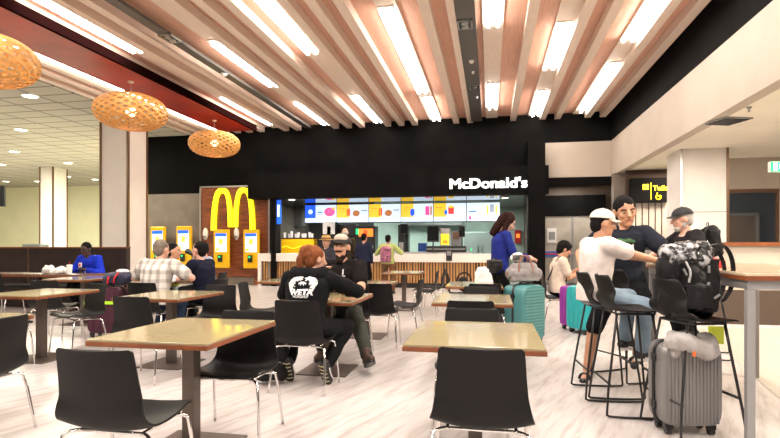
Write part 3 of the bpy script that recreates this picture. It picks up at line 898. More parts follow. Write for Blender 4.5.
def make_chair():
    t = empty('dining_chair')
    prof = [(-.262, .792, .172, .028), (-.260, .787, .184, .028), (-.255, .770, .192, .028), (-.235, .66, .200, .028), (-.214, .55, .211, .026), (-.20, .47, .224, .02),
            (-.168, .415, .238, .034), (-.10, .398, .243, .036), (.03, .408, .240, .03), (.14, .442, .234, .02), (.195, .438, .225, .012), (.212, .430, .205, .006)]
    shell_mesh('seat_shell', prof, t, M['plastic'])
    for sx in (-1, 1):
        m = MB(); m.tube([(sx * .165, .12, .398), (sx * .20, .15, .392), (sx * .222, .165, .37), (sx * .245, .20, .003)], .0095, 8, 1); m.build('leg', M['chrome'], t, smooth=True)
        m = MB(); m.tube([(sx * .165, -.12, .386), (sx * .205, -.145, .384), (sx * .228, -.165, .37), (sx * .250, -.235, .003)], .0095, 8, 1); m.build('leg', M['chrome'], t, smooth=True)
    m = MB()
    m.tube([(-.165, .12, .398), (.165, .12, .398)], .009); m.tube([(-.165, -.12, .386), (.165, -.12, .386)], .009)
    m.tube([(-.16, -.13, .386), (-.16, .13, .398)], .009); m.tube([(.16, -.13, .386), (.16, .13, .398)], .009)
    m.build('frame', M['chrome'], t, smooth=True)
    return t
def make_table(hl=.36, hw=.44):
    t = empty('cafe_table')
    m = MB(); m.b2(-hl, hl, -hw, hw, .728, .74); m.build('laminate_top', M['laminate'], t, bevel=.002)
    m = MB(); m.b2(-hl - .004, hl + .004, -hw - .004, hw + .004, .702, .7275); m.build('wood_edge', M['tedge'], t, bevel=.003)
    m = MB(); m.b2(-.04, .04, -.04, .04, .012, .70); m.build('pole', M['pole'], t, bevel=.004)
    m = MB(); m.b2(-.25, .25, -.25, .25, 0.001, .012); m.build('base_plate', M['baseplate'], t)
    m = MB(); m.b2(-.13, .13, -.13, .13, .69, .7015); m.build('mounting_plate', M['equip'], t)
    return t
chair0 = make_chair(); table0 = make_table()
used = {}
def place(proto, x, y, rz, label, cat, group):
    o = proto if proto.name not in used else copy_tree(proto)
    used[proto.name] = 1
    o.location = (x, y, 0); o.rotation_euler = (0, 0, R(rz))
    return tag(o, label, cat, group)
TG = 'two seat tables with bronze edged laminate tops'; CG = 'black shell chairs with chrome legs'
for x, y, lab in [
    (-.085, 3.11, 'empty laminate table in front of the centre black chair, nearest the viewer'),
    (-1.81, 2.92, 'empty laminate table at left with yellow reflections, beside the nearest left chair'),
    (-3.74, 2.90, 'table cut by the left edge of the picture, only its right corner showing'),
    (-.16, 5.15, 'second table from the front in the centre column'),
    (-.20, 7.10, 'third table of the centre column, left of the woman in blue'),
    (-1.60, 5.02, 'table between the hooded woman and the bearded man'),
    (-1.68, 7.03, 'table behind and right of the bearded man'),
    (-1.66, 10.1, 'small looking table near the camouflage trousers of the backpack customer'),
    (-2.95, 7.45, 'table left of the hooded woman, farther back'),
    (-3.32, 4.98, 'table in front of the man in the plaid shirt'),
    (-4.80, 6.95, 'table where the plaid shirt man and the dark shirted drinker sit'),
    (-4.90, 4.95, 'long looking table at left with a bronze pole, in front of the maroon suitcase'),
    (-6.42, 7.30, 'table behind the left table, in front of the man in blue'),
    (-5.75, 8.75, 'table of the people in light shirts below the kiosks')]:
    place(table0, x, y, 0, lab, 'table', TG)
for x, y, rz, lab in [
    (-.04, 2.60, 0, 'black shell chair with its back to the viewer at bottom centre'),
    (-1.73, 2.25, 1, 'black shell chair with its back to the viewer at bottom left'),
    (-1.66, 3.19, 184, 'black chair facing the viewer on the far side of the table with yellow reflections'),
    (-1.60, 4.38, 0, 'black chair the hooded woman sits on'),
    (-3.30, 2.80, 90, 'black chair cut by the left edge, seen from its side with a long chrome leg'),
    (-4.80, 5.36, 160, 'black chair at the right end of the long looking left table'),
    (-5.86, 6.15, 8, 'black chair behind the long looking left table with its back to the viewer'),
    (-5.80, 7.45, 95, 'black chair just left of the maroon suitcase'),
    (-4.98, 4.50, 0, 'black chair top at far left in front of the long looking table'),
    (-3.19, 4.42, -3, 'black chair with its back to the viewer in front of the plaid man table'),
    (-3.12, 5.42, 180, 'black chair on the far side of the table before the dark shirted drinker'),
    (-4.27, 6.02, 0, 'black chair the plaid shirt man sits on'),
    (-.13, 3.62, 180, 'black chair on the far side of the nearest centre table, just its top showing'),
    (-.16, 4.62, 0, 'black chair tucked under the second centre table with its back to the viewer'),
    (-.10, 5.72, 180, 'black chair on the far side of the second centre table'),
    (-.06, 6.62, 0, 'black chair tucked under the third centre table'),
    (-.50, 9.0, -80, 'black chair seen from the side with a black round bag hanging in it'),
    (-1.37, 6.42, 2, 'black chair with its back to the viewer right of the bearded man'),
    (-1.16, 7.15, 88, 'black chair on the right side of the table behind the bearded man'),
    (-1.18, 9.55, 92, 'black chair in front of the timber slats of the counter, in the middle aisle'),
    (-2.82, 6.10, -80, 'black chair facing right, left of the hooded woman'),
    (1.06, 8.75, -88, 'black chair on which the young man with the phone sits'),
    (-3.93, 6.72, 90, 'black chair of the dark shirted drinker'),
    (-2.3, 9.9, -90, 'distant black chair left of the small looking table'),
    (.02, 8.95, 5, 'chair under the white jacket beside the woman in blue'),
    (-1.12, 10.35, 90, 'distant black chair behind the one in the middle aisle')]:
    place(chair0, x, y, rz, lab, 'chair', CG)

# ---------------------------------------------------------------- bar stools and the high table
BLK = mat('black_powder_rod', (.012, .011, .011), .4)
def make_stool():
    t = empty('bar_stool')
    prof = [(-.235, 1.03, .135, .05), (-.233, 1.02, .155, .05), (-.225, .99, .172, .05), (-.205, .92, .19, .05), (-.19, .85, .205, .045), (-.165, .79, .215, .035),
            (-.12, .765, .22, .03), (-.04, .757, .222, .02), (.08, .76, .22, .015), (.15, .768, .21, .01), (.185, .762, .19, .006)]
    shell_mesh('seat_shell', prof, t, M['plastic'])
    for sx in (-1, 1):
        m = MB()
        m.tube([(sx * .15, .12, .748), (sx * .235, .215, .03), (sx * .237, .20, .010), (sx * .237, -.20, .010), (sx * .235, -.235, .03), (sx * .15, -.13, .748)], .009, 8, 1)
        m.build('sled_leg', BLK, t, smooth=True)
    m = MB(); m.tube([(-.15, .12, .748), (.15, .12, .748)], .009); m.tube([(-.15, -.13, .748), (.15, -.13, .748)], .009); m.tube([(-.15, .12, .748), (-.15, -.13, .748)], .009); m.tube([(.15, .12, .748), (.15, -.13, .748)], .009)
    m.build('frame', BLK, t, smooth=True)
    m = MB(); m.tube([(-.208, .182, .28), (.208, .182, .28)], .010); m.build('footrest', BLK, t, smooth=True)
    m = MB(); m.tube([(-.211, -.197, .24), (.211, -.197, .24)], .008); m.build('rear_rail', BLK, t, smooth=True)
    return t
stool0 = make_stool()
def stool(x, y, rz, lab): return place(stool0, x, y, rz, lab, 'bar stool', 'black bar stools at the high table')
SA = C(692, 3.50); SB = C(628, 3.98); SC = C(606, 4.38); SD = C(627, 4.95); SE = C(716, 5.9)
stool(*SA, -76, 'black bar stool holding the big black backpack')
stool(*SB, -85, 'empty looking black bar stool between the backpack stool and the boy in the white cap')
stool(*SC, -85, 'black bar stool the person in the white cap sits on')
stool(*SD, -60, 'black bar stool behind the white capped person, mostly hidden by legs')
stool(SE[0] - .1, SE[1], 70, 'black bar stool of the man in the black cap, behind the backpack')
t = empty('high_table', (2.02, 4.55, 0))
HX = .50; HY0 = -1.05; HY1 = 1.0
m = MB(); m.b2(-HX, HX, HY0, HY1, 1.068, 1.085); m.build('laminate_top', mat('pale_laminate', (.62, .50, .34), .2, var=.06, vscale=15, coat=.3), t, bevel=.002)
m = MB(); m.b2(-HX - .004, HX + .004, HY0 - .004, HY1 + .004, 1.04, 1.0675); m.build('wood_edge', M['tedge'], t, bevel=.003)
m = MB()
for a in ((-HX + .02, HX - .02, HY0 + .02, HY0 + .065), (-HX + .02, HX - .02, HY1 - .065, HY1 - .02), (-HX + .02, -HX + .065, HY0 + .065, HY1 - .065), (HX - .065, HX - .02, HY0 + .065, HY1 - .065)):
    m.b2(*a, .985, 1.04)
m.build('apron', M['greyframe'], t)
for sx in (-1, 1):
    for yy in (HY0 + .045, HY1 - .045):
        m = MB(); m.b2(sx * (HX - .043) - .023, sx * (HX - .043) + .023, yy - .023, yy + .023, 0, .985); m.build('leg', M['greyframe'], t, bevel=.004)
tag(t, 'long high table with wood edge and grey metal legs at right', 'high table')

# ---------------------------------------------------------------- booth at the left
t = empty('booth_partition', (-11.5, 9.55, 0))
m = MB(); m.b2(-7, 4.1, 0, .12, 0, 1.2); m.build('panel', M['darkwood'], t)
m = MB(); m.b2(-7, 4.1, -.02, .14, 1.2, 1.23); m.build('cap', M['tedge'], t)
m = MB(); m.b2(-.02, .01, -.008, -.001, 0, 1.2); m.b2(1.7, 1.73, -.008, -.001, 0, 1.2); m.build('joint', M['bronze'], t)
tag(t, 'long low dark timber partition behind the man in blue', 'partition')
t = empty('booth_bench', (-11.5, 9.0, 0))
m = MB(); m.b2(-7, 4.1, 0, .5, .02, .42); m.build('seat_box', M['darkwood'], t)
m = MB(); m.b2(-7, 4.1, -.03, .5, .42, .47); m.build('cushion', M['equip'], t, bevel=.015)
tag(t, 'long black booth seat along the dark partition', 'bench')
t = empty('long_table', (-10.4, 8.32, 0))
m = MB(); m.b2(-4, 3.3, -.3, .3, .715, .74); m.build('top', mat('brown_laminate', (.16, .095, .06), .25, var=.1), t)
m = MB(); m.b2(-4.004, 3.304, -.304, .304, .69, .7145); m.build('wood_edge', M['tedge'], t)
for x in (-3.2, -1.2, .6, 2.1):
    m = MB(); m.b2(x - .04, x + .04, -.04, .04, 0, .69); m.b2(x - .2, x + .2, -.2, .2, 0, .012); m.build('pedestal', M['pole'], t)
tag(t, 'long brown table in front of the man in blue', 'table')
# dark chairs in the dim left corner
for x, y, rz, lab in [(-9.3, 7.6, 0, 'dim black chair at the long brown table, left of the white bags'), (-8.35, 7.65, 0, 'dim black chair at the long brown table below the man in blue')]:
    place(chair0, x, y, rz, lab, 'chair', CG)
# wall screen at far left edge
x, z = UZ(-3, 205, 14)
t = empty('hanging_screen', (*C(-4, 18), 2.62)); t.rotation_euler.z = YAW
m = MB(); m.b2(-.28, .28, 0, .08, 0, .72); m.build('panel', M['equip'], t)
m = MB(); m.tube([(0, .04, .72), (0, .04, 2.26)], .02); m.build('hanger', M['steel'], t)
tag(t, 'black hanging screen at the left edge above the yellow wall', 'screen')
gadget('teal_seat_back', 22, 40, 244, 249, 12.3, .3, 'small teal object showing above the dark partition', 'seat back', 'fridge', base=0)

# ---------------------------------------------------------------- luggage
def ribbed_case(name, loc, rz, w, d, h, m0, label, ribs=9, vertical=False, cat='suitcase', group=None, band=True):
    """upright shell case, broad face towards -y, four wheels, pull handle"""
    t = empty(name, (loc[0], loc[1], 0), R(rz))
    z0 = .06
    for s, nm in ((-1, 'front_shell'), (1, 'rear_shell')):
        m = MB()
        # rounded box by stacked rings
        n = 28; rings = []
        for q in range(9):
            u = q / 8
            # profile from the seam (full size) to the face (rounded)
            yy = .012 + (d / 2 - .012) * (1 - (1 - u) ** 1.0)
            k = 1 - .10 * max(0, (u - .55) / .45) ** 2.2
            ring = []
            for a in range(n):
                th = 2 * PI * a / n
                e = .30
                cx = math.copysign(abs(math.cos(th)) ** e, math.cos(th)) * w / 2 * (1 - (1 - k) * .8)
                cz = math.copysign(abs(math.sin(th)) ** e, math.sin(th)) * h / 2 * (1 - (1 - k) * .55)
                ring.append((cx, s * yy, z0 + h / 2 + cz))
            rings.append(ring)
        m.ring_loft(rings)
        m.build(nm, m0, t, smooth='auto')
        m = MB()
        for k in range(ribs):
            u = (k + .5) / ribs
            if vertical:
                x = (-.5 + u) * w * .86
                m.box((x, s * (d / 2 + .001), z0 + h / 2), (w / ribs * .42, .012, h * .90))
            else:
                z = z0 + h * (.06 + .88 * u)
                m.box((0, s * (d / 2 + .001), z), (w * .86, .012, h / ribs * .5))
        m.build('ribs', m0, t, bevel=.004)
        if not vertical:
            pass
    m = MB(); n = 36
    ring = []
    m.tube([(math.copysign(abs(math.cos(2 * PI * a / n)) ** .30, math.cos(2 * PI * a / n)) * (w / 2 + .003), 0, z0 + h / 2 + math.copysign(abs(math.sin(2 * PI * a / n)) ** .30, math.sin(2 * PI * a / n)) * (h / 2 + .003)) for a in range(n + 1)], .014, 6)
    m.build('zip_band', M['equip'], t)
    for sx in (-1, 1):
        for sy in (-1, 1):
            m = MB(); m.box((sx * (w / 2 - .06), sy * (d / 2 - .05), .055), (.05, .04, .035)); q = m.build('wheel_mount', M['equip'], t)
            m = MB(); m.tube([(sx * (w / 2 - .06) - .017, sy * (d / 2 - .05), .026), (sx * (w / 2 - .06) + .017, sy * (d / 2 - .05), .026)], .025, 14); m.build('wheel', M['equip'], t)
    m = MB(); m.tube([(-.09, 0, z0 + h), (-.085, 0, z0 + h + .03), (.085, 0, z0 + h + .03), (.09, 0, z0 + h)], .010, 8, 1); m.build('carry_handle', M['equip'], t, smooth=True)
    m = MB(); m.tube([(w / 2 + .002, 0, z0 + h * .4), (w / 2 + .028, 0, z0 + h * .42), (w / 2 + .028, 0, z0 + h * .58), (w / 2 + .002, 0, z0 + h * .6)], .010, 8, 1); m.build('side_handle', M['equip'], t, smooth=True)
    for zz in (.22, .8):
        m = MB(); m.box((-w / 2 - .004, 0, z0 + h * zz), (.014, .06, .05)); m.build('latch', M['equip'], t)
    return tag(t, label, cat, group)
TEAL = mat('teal_shell', (.065, .215, .215), .4, var=.06); TEAL2 = mat('bright_teal_shell', (.02, .40, .43), .35)
PURP = mat('purple_shell', (.30, .04, .34), .35); MARO = mat('maroon_fabric', (.055, .008, .022), .6, var=.2); SILV = mat('silver_shell', (.23, .225, .22), .32, metal=.5)
p = C(524, 6.65)
ribbed_case('suitcase', p, 50, .46, .33, .70, TEAL, 'large teal ribbed suitcase carrying a grey holdall', 16)
p = C(572, 7.75)
ribbed_case('suitcase', p, -64, .34, .22, .60, PURP, 'purple suitcase beside the bright teal one', 7, True)
p = C(583, 7.45)
ribbed_case('suitcase', p, -62, .42, .28, .62, TEAL2, 'bright teal suitcase between the purple one and the bar stools', 7, True)
p = C(684, 3.52)
ribbed_case('suitcase', p, 8, .395, .24, .55, SILV, 'silver grey ribbed cabin suitcase under the backpack stool', 15, True)
p = C(108, 7.2)
t = ribbed_case('suitcase', p, 12, .44, .30, .63, MARO, 'dark maroon suitcase with a lime green strap at left', 4, True)
m = MB(); m.b2(-.235, .235, -.168, .168, .46, .50); m.build('strap', mat('lime_strap', (.45, .80, .03), .5), t)
m = MB(); m.b2(-.09, -.03, -.176, -.168, .45, .51); m.build('buckle', M['paper'], t)

def remesh_obj(mb, name, m, parent=None, voxel=.012, smooth=4, disp=0.0, dscale=6.0, seed=0):
    o = mb.build(name, m, parent)
    r = o.modifiers.new('r', 'REMESH'); r.mode = 'VOXEL'; r.voxel_size = voxel; r.use_smooth_shade = True
    s = o.modifiers.new('sm', 'SMOOTH'); s.factor = .5; s.iterations = smooth
    bake(o)
    me = o.data
    if disp:
        n_ = len(me.vertices)
        co = [0.0] * (3 * n_); no = [0.0] * (3 * n_)
        me.vertices.foreach_get('co', co); me.vertex_normals.foreach_get('vector', no)
        for i in range(0, 3 * n_, 3):
            x, y, z = co[i:i + 3]
            n = mnoise.noise(Vector((x * dscale + seed, y * dscale, z * dscale * .7)))
            n2 = mnoise.noise(Vector((x * dscale * 2.7, y * dscale * 2.7 + seed, z * dscale * 2.0)))
            f = disp * (n + .5 * n2)
            co[i] = x + no[i] * f; co[i + 1] = y + no[i + 1] * f; co[i + 2] = z + no[i + 2] * f
        me.vertices.foreach_set('co', co)
    me.materials.clear(); 
    for q in (m if isinstance(m, (list, tuple)) else [m]): me.materials.append(q)
    me.polygons.foreach_set('use_smooth', [True] * len(me.polygons))
    return o
# grey holdall on the teal suitcase
GREY = mat('grey_canvas', (.24, .22, .215), .8, var=.12, vscale=10, bump=.2, bscale=200)
TAN = mat('tan_leather', (.26, .10, .05), .5)
p = C(524, 6.62)
t = empty('holdall', (p[0], p[1], .80), R(14)); t.scale = (.82, .82, .85)
m = MB(); m.rcone((-.17, 0, .115), .115, (.17, 0, .115), .115); m.rcone((-.14, 0, .20), .085, (.14, 0, .20), .085); m.box((0, 0, .03), (.44, .2, .05))
remesh_obj(m, 'body', GREY, t, .012, 5, .018, 9)
for yy in (-.07, .07):
    m = MB(); m.tube([(-.11, yy * 1.5, .12), (-.10, yy * 1.2, .26), (-.06, yy * .6, .38), (.04, yy * .6, .39), (.10, yy * 1.2, .26), (.11, yy * 1.5, .12)], .011, 8, 2); m.build('handle', TAN, t, smooth=True)
for sx in (-1, 1):
    m = MB(); m.box((sx * .272, 0, .12), (.014, .08, .05)); m.build('end_patch', TAN, t)
m = MB(); m.ell((0, 0, .285), (.16, .012, .012)); m.build('zip', M['equip'], t)
tag(t, 'grey canvas holdall with tan handles on the large teal suitcase', 'holdall')
t = empty('patterned_bag', (p[0] - .08, p[1] + .02, 1.05), R(10)); t.scale = (.62, .62, .62)
m = MB(); m.ell((0, 0, .08), (.14, .08, .11)); remesh_obj(m, 'body', M['paper'], t, .012, 3, .02, 12)
for k in range(11):
    m = MB(); a = k * .63; m.tube([(-.12 + k * .022, -.075 - .01 * math.sin(a), .03), (-.10 + k * .02, -.086, .09), (-.13 + k * .023, -.07, .15)], .007, 6, 1); m.build('black_stripe', M['equip'], t, smooth=True)
tag(t, 'black and white patterned cloth bag between the handles of the grey holdall', 'bag')

# backpack on the front stool
def make_backpack(loc, rz, s, mm, label, strap=True, name='backpack'):
    t = empty(name, loc, rz)
    m = MB()
    m.rcone((-.11 * s, 0, .12 * s), .10 * s, (-.10 * s, 0, .42 * s), .095 * s); m.rcone((.11 * s, 0, .12 * s), .10 * s, (.10 * s, 0, .42 * s), .095 * s)
    m.box((0, 0, .26 * s), (.30 * s, .18 * s, .44 * s)); m.rcone((-.07 * s, 0, .48 * s), .09 * s, (.07 * s, 0, .48 * s), .09 * s)
    remesh_obj(m, 'body', mm, t, .012, 5, .014, 8)
    m = MB(); m.rcone((-.09 * s, -.10 * s, .10 * s), .055 * s, (.09 * s, -.10 * s, .10 * s), .055 * s); m.box((0, -.10 * s, .18 * s), (.24 * s, .09 * s, .18 * s))
    remesh_obj(m, 'front_pocket', mm, t, .012, 3, .010, 9)
    m = MB(); m.tube([(-.11 * s, -.153 * s, .27 * s), (0, -.16 * s, .285 * s), (.11 * s, -.153 * s, .27 * s)], .004, 6); m.build('zip', M['steel'], t)
    if strap:
        for sx in (-1, 1):
            m = MB(); m.tube([(sx * .07 * s, .09 * s, .50 * s), (sx * .10 * s, .17 * s, .42 * s), (sx * .12 * s, .18 * s, .25 * s), (sx * .12 * s, .10 * s, .08 * s)], .018 * s, 8, 2); m.build('shoulder_strap', mm, t, smooth=True)
    m = MB(); m.tube([(-.03 * s, .05 * s, .56 * s), (-.03 * s, .05 * s, .61 * s), (.03 * s, .05 * s, .61 * s), (.03 * s, .05 * s, .56 * s)], .008 * s, 6, 1); m.build('grab_loop', mm, t)
    return tag(t, label, 'backpack')
BKN = mat('black_nylon', (.006, .006, .007), .6, spec=.25, var=.3, vscale=9, bump=.4, bscale=24)
CRINK = mat('crinkled_black_highlit', (.36, .36, .37), .22, col2=(.008, .008, .009), vscale=13)  # black fabric, its white highlights painted into the colour as pale patches
for n_ in CRINK.node_tree.nodes:
    if n_.type == 'VALTORGB': n_.color_ramp.elements[0].position = .50; n_.color_ramp.elements[1].position = .60
bx_, by_ = C(689, 3.48)
t = empty('backpack', (bx_, by_, .775), R(12)); t.scale = (.86, .9, .93)
m = MB()
m.rcone((-.12, 0, .10), .10, (-.15, 0, .36), .10); m.rcone((.12, 0, .10), .11, (.10, 0, .36), .11); m.box((0, 0, .23), (.34, .22, .38)); m.rcone((-.02, -.08, .12), .09, (-.02, -.08, .30), .08)
remesh_obj(m, 'body', BKN, t, .010, 5, .02, 8)
m = MB(); m.rcone((-.17, 0, .45), .075, (.10, .0, .46), .085); m.rcone((-.14, -.05, .42), .07, (.06, -.05, .42), .07); m.ell((-.04, 0, .50), (.14, .10, .045))
remesh_obj(m, 'rolled_top', CRINK, t, .010, 3, .02, 12)
for a in ((.14, .50, -.05), (.15, .47, .06)):
    m = MB(); m.ring_loft([[(x, y + dy + a[2], z + dz) for dy, dz in ((-.03, 0), (.03, 0), (.03, .012), (-.03, .012))] for x, y, z in [(a[0] - .03, 0, a[1]), (a[0] + .07, 0, a[1] + .03), (a[0] + .14, 0, a[1] - .02), (a[0] + .175, 0, a[1] - .12), (a[0] + .175, 0, a[1] - .24), (a[0] + .14, 0, a[1] - .34), (a[0] + .08, 0, a[1] - .40)]])
    o = m.build('shoulder_strap', BKN, t); sb = o.modifiers.new('s', 'SUBSURF'); sb.levels = sb.render_levels = 2; bake(o)
m = MB(); m.rcone((-.03, -.155, .10), .045, (-.03, -.155, .22), .045); m.box((-.03, -.15, .16), (.20, .07, .16)); remesh_obj(m, 'front_pocket', BKN, t, .010, 3, .012, 10)
for k, (x, z) in enumerate(((-.12, .33), (.06, .35), (.03, .24), (.12, .16))):
    m = MB(); m.box((x, -.175 + .03 * (k != 2), z), (.014, .01, .05), Matrix.Rotation(.5 * (k - 1), 3, 'Y')); m.build('buckle', M['equipgrey'], t)
m = MB(); m.tube([(-.1, -.12, .40), (-.09, -.17, .33), (-.11, -.175, .26)], .009, 6, 1); m.build('compression_strap', M['equipgrey'], t)
tag(t, 'large black travel backpack with painted highlights on its crinkled top, on the front bar stool', 'backpack')
# neck pillow round the silver case handle
NP = mat('translucent_grey_plastic', (.52, .49, .47), .35, trans=.35, bump=.5, bscale=25)
x0, y0 = C(688, 3.49)
t = empty('neck_pillow', (x0 - .01, y0 - .08, .575), R(8)); t.scale = (.85, .9, 1)
m = MB(); m.tube([(.135 * math.cos(R(a)), .10 * math.sin(R(a)), .03 + .03 * math.sin(R(a * 2))) for a in range(-200, 30, 14)], .062, 12, 1); m.rcone((-.12, .03, .07), .05, (-.12, .0, -.02), .05); m.rcone((.11, .03, .06), .055, (.12, 0, -.02), .05)
remesh_obj(m, 'pillow', NP, t, .012, 4, .016, 12)
m = MB(); m.b2(-.075, -.055, -.168, -.160, -.02, .01); m.build('orange_tag', M['orangedisp'] if False else mat('orange_label', (.8, .15, .02), .5), t)
tag(t, 'translucent grey neck pillow wrapped round the top of the silver suitcase', 'neck pillow')
x0, y0 = C(716, 3.85)
m = MB(); m.box((0, 0, 0), (.10, .02, .13)); m.box((0, -.012, .05), (.07, .006, .012))
o = m.build('shopping_bag', mat('lime_paper', (.62, .72, .05), .5)); o.location = (x0, y0, .60)
o.location.z = .59
tag(o, 'small lime yellow bag hanging behind the stool with the backpack', 'bag')
# duffel on the maroon case
x0, y0 = C(117, 7.1)
t = empty('sports_bag', (x0, y0, .715), R(10))
m = MB(); m.rcone((-.10, 0, .085), .085, (.12, 0, .10), .095); remesh_obj(m, 'body', mat('navy_nylon', (.015, .018, .05), .5), t, .014, 4, .02, 9)
m = MB(); m.tube([(-.09, -.07, .02), (-.075, -.095, .09), (-.05, -.05, .16)], .012, 6, 1); m.tube([(.0, -.08, .03), (.02, -.11, .10), (.05, -.06, .17)], .012, 6, 1); m.build('red_stripe', M['red'], t, smooth=True)
m = MB(); m.ell((.08, .0, .19), (.09, .06, .03)); m.build('white_cloth', M['paper'], t, smooth=True)
tag(t, 'navy and red sports bag lying on the maroon suitcase', 'bag')
# white takeaway bags and cup on the long table
for px, dd, r, lab in ((49, 9.7, (.12, .09, .085), 'crumpled white paper bag on the long brown table, left one'), (60, 9.55, (.12, .09, .07), 'crumpled white paper bag on the long brown table, nearer the cup')):
    x0, y0 = C(px, dd)
    m = MB(); m.ell((0, 0, r[2] * .8), r); m.box((0, 0, .03), (r[0] * 1.5, r[1] * 1.5, .058))
    o = remesh_obj(m, 'paper_bag', M['paper'], None, .012, 2, .03, 13, px); o.location = (x0, y0, .745)
    tag(o, lab, 'paper bag')
x0, y0 = C(69.5, 9.35)
t = empty('drink_cup', (x0, y0, .742))
m = MB(); m.lathe([(.036, 0), (.048, .15)], n=16); m.build('cup', M['paper'], t, smooth='auto')
m = MB(); m.lathe([(.051, .15), (.051, .162), (.04, .172)], n=16); m.build('lid', M['paper'], t)
m = MB(); m.tube([(0, 0, .17), (.01, 0, .24)], .005, 6); m.build('straw', M['red'], t)
tag(t, 'white paper cup with lid in front of the man in blue', 'cup')
# black round bag in the distant chair, white jacket on chair
t = empty('shoulder_bag', (-.45, 8.98, .47), R(10))
m = MB(); m.ell((0, 0, .13), (.10, .14, .13)); remesh_obj(m, 'body', BKN, t, .014, 3, .01, 9)
m = MB(); m.tube([(.12 * math.cos(R(a)), -.12, .20 + .13 * math.sin(R(a))) for a in range(0, 361, 24)], .014, 8); m.build('carry_loop', BKN, t, smooth=True)
tag(t, 'black round bag sitting in the side facing distant chair', 'bag')
t = empty('white_jacket', (.02, 8.67, .47))
m = MB(); m.rcone((-.18, .0, .38), .055, (.18, .0, .38), .055); m.box((0, -.04, .22), (.44, .055, .36)); m.box((0, .085, .30), (.40, .05, .20)); m.box((0, .02, .385), (.4, .14, .04)); m.rcone((-.22, -.03, .32), .05, (-.24, -.05, .08), .045); m.rcone((.22, -.03, .32), .05, (.24, -.05, .08), .045)
remesh_obj(m, 'cloth', M['paper'], t, .012, 4, .016, 9)
tag(t, 'white jacket draped over a chair back beside the woman in blue', 'jacket')
# black bag on floor by the hooded woman
t = make_backpack((*C(272, 4.75), .0), R(20), .78, BKN, 'black rucksack on the floor left of the hooded woman', True, 'rucksack')
x0, y0 = C(655, 4.55)
m = MB(); m.ell((0, 0, .02), (.10, .05, .045)); m.ell((.06, .01, .03), (.05, .04, .03))
o = remesh_obj(m, 'red_scarf', M['red'], None, .01, 3, .015, 14); o.location = (1.66, 4.35, 1.10)
tag(o, 'small crumpled red wrapper on the high table behind the backpack', 'wrapper')
# ---------------------------------------------------------------- people
def skinmat(n, c): return mat('skin_' + n, c, .5, var=.08, vscale=12, sub=.08)
SK_L = skinmat('light', (.56, .30, .20)); SK_A = skinmat('tan', (.50, .26, .155)); SK_D = skinmat('dark', (.055, .028, .018)); SK_P = skinmat('pink', (.60, .33, .24))
LIP = mat('lip', (.30, .08, .06), .5); EYEW = mat('eye_white', (.7, .68, .65), .3); EYED = mat('eye_dark', (.01, .008, .006), .2)
def cloth(n, c, **k): return mat('cloth_' + n, c, k.pop('rough', .9), spec=.15, var=k.pop('var', .10), vscale=k.pop('vscale', 14), bump=.25, bscale=k.pop('bscale', 180), **k)
def hairm(n, c): return mat('hair_' + n, c, .8, spec=.12, var=.35, vscale=12, stretch=(8, 8, 1), bump=.4, bscale=90)

def ik(a, b, l1, l2, pole):
    a = Vector(a); b = Vector(b); d = b - a; L = d.length
    mx = (l1 + l2) * .998
    if L > mx: b = a + d * (mx / L); d = b - a; L = mx
    L = max(L, abs(l1 - l2) * 1.05 + .001)
    x = (l1 * l1 - l2 * l2 + L * L) / (2 * L)
    h = math.sqrt(max(l1 * l1 - x * x, 0))
    n = d.normalized()
    p = Vector(pole); p = (p - n * p.dot(n))
    p = p.normalized() if p.length > 1e-6 else Vector((0, 0, 1))
    return a + n * x + p * h, b

def loft_body(mb, secs, seg=20):
    """secs: centre, side axis, front axis, rx, ry"""
    rings = []
    for c, X, Y, rx, ry in secs:
        ring = []
        for k in range(seg):
            a = 2 * PI * k / seg
            ca, sa = math.cos(a), math.sin(a)
            ring.append(c + X * (rx * math.copysign(abs(ca) ** .85, ca)) + Y * (ry * math.copysign(abs(sa) ** .85, sa)))
        rings.append(ring)
    mb.ring_loft(rings)

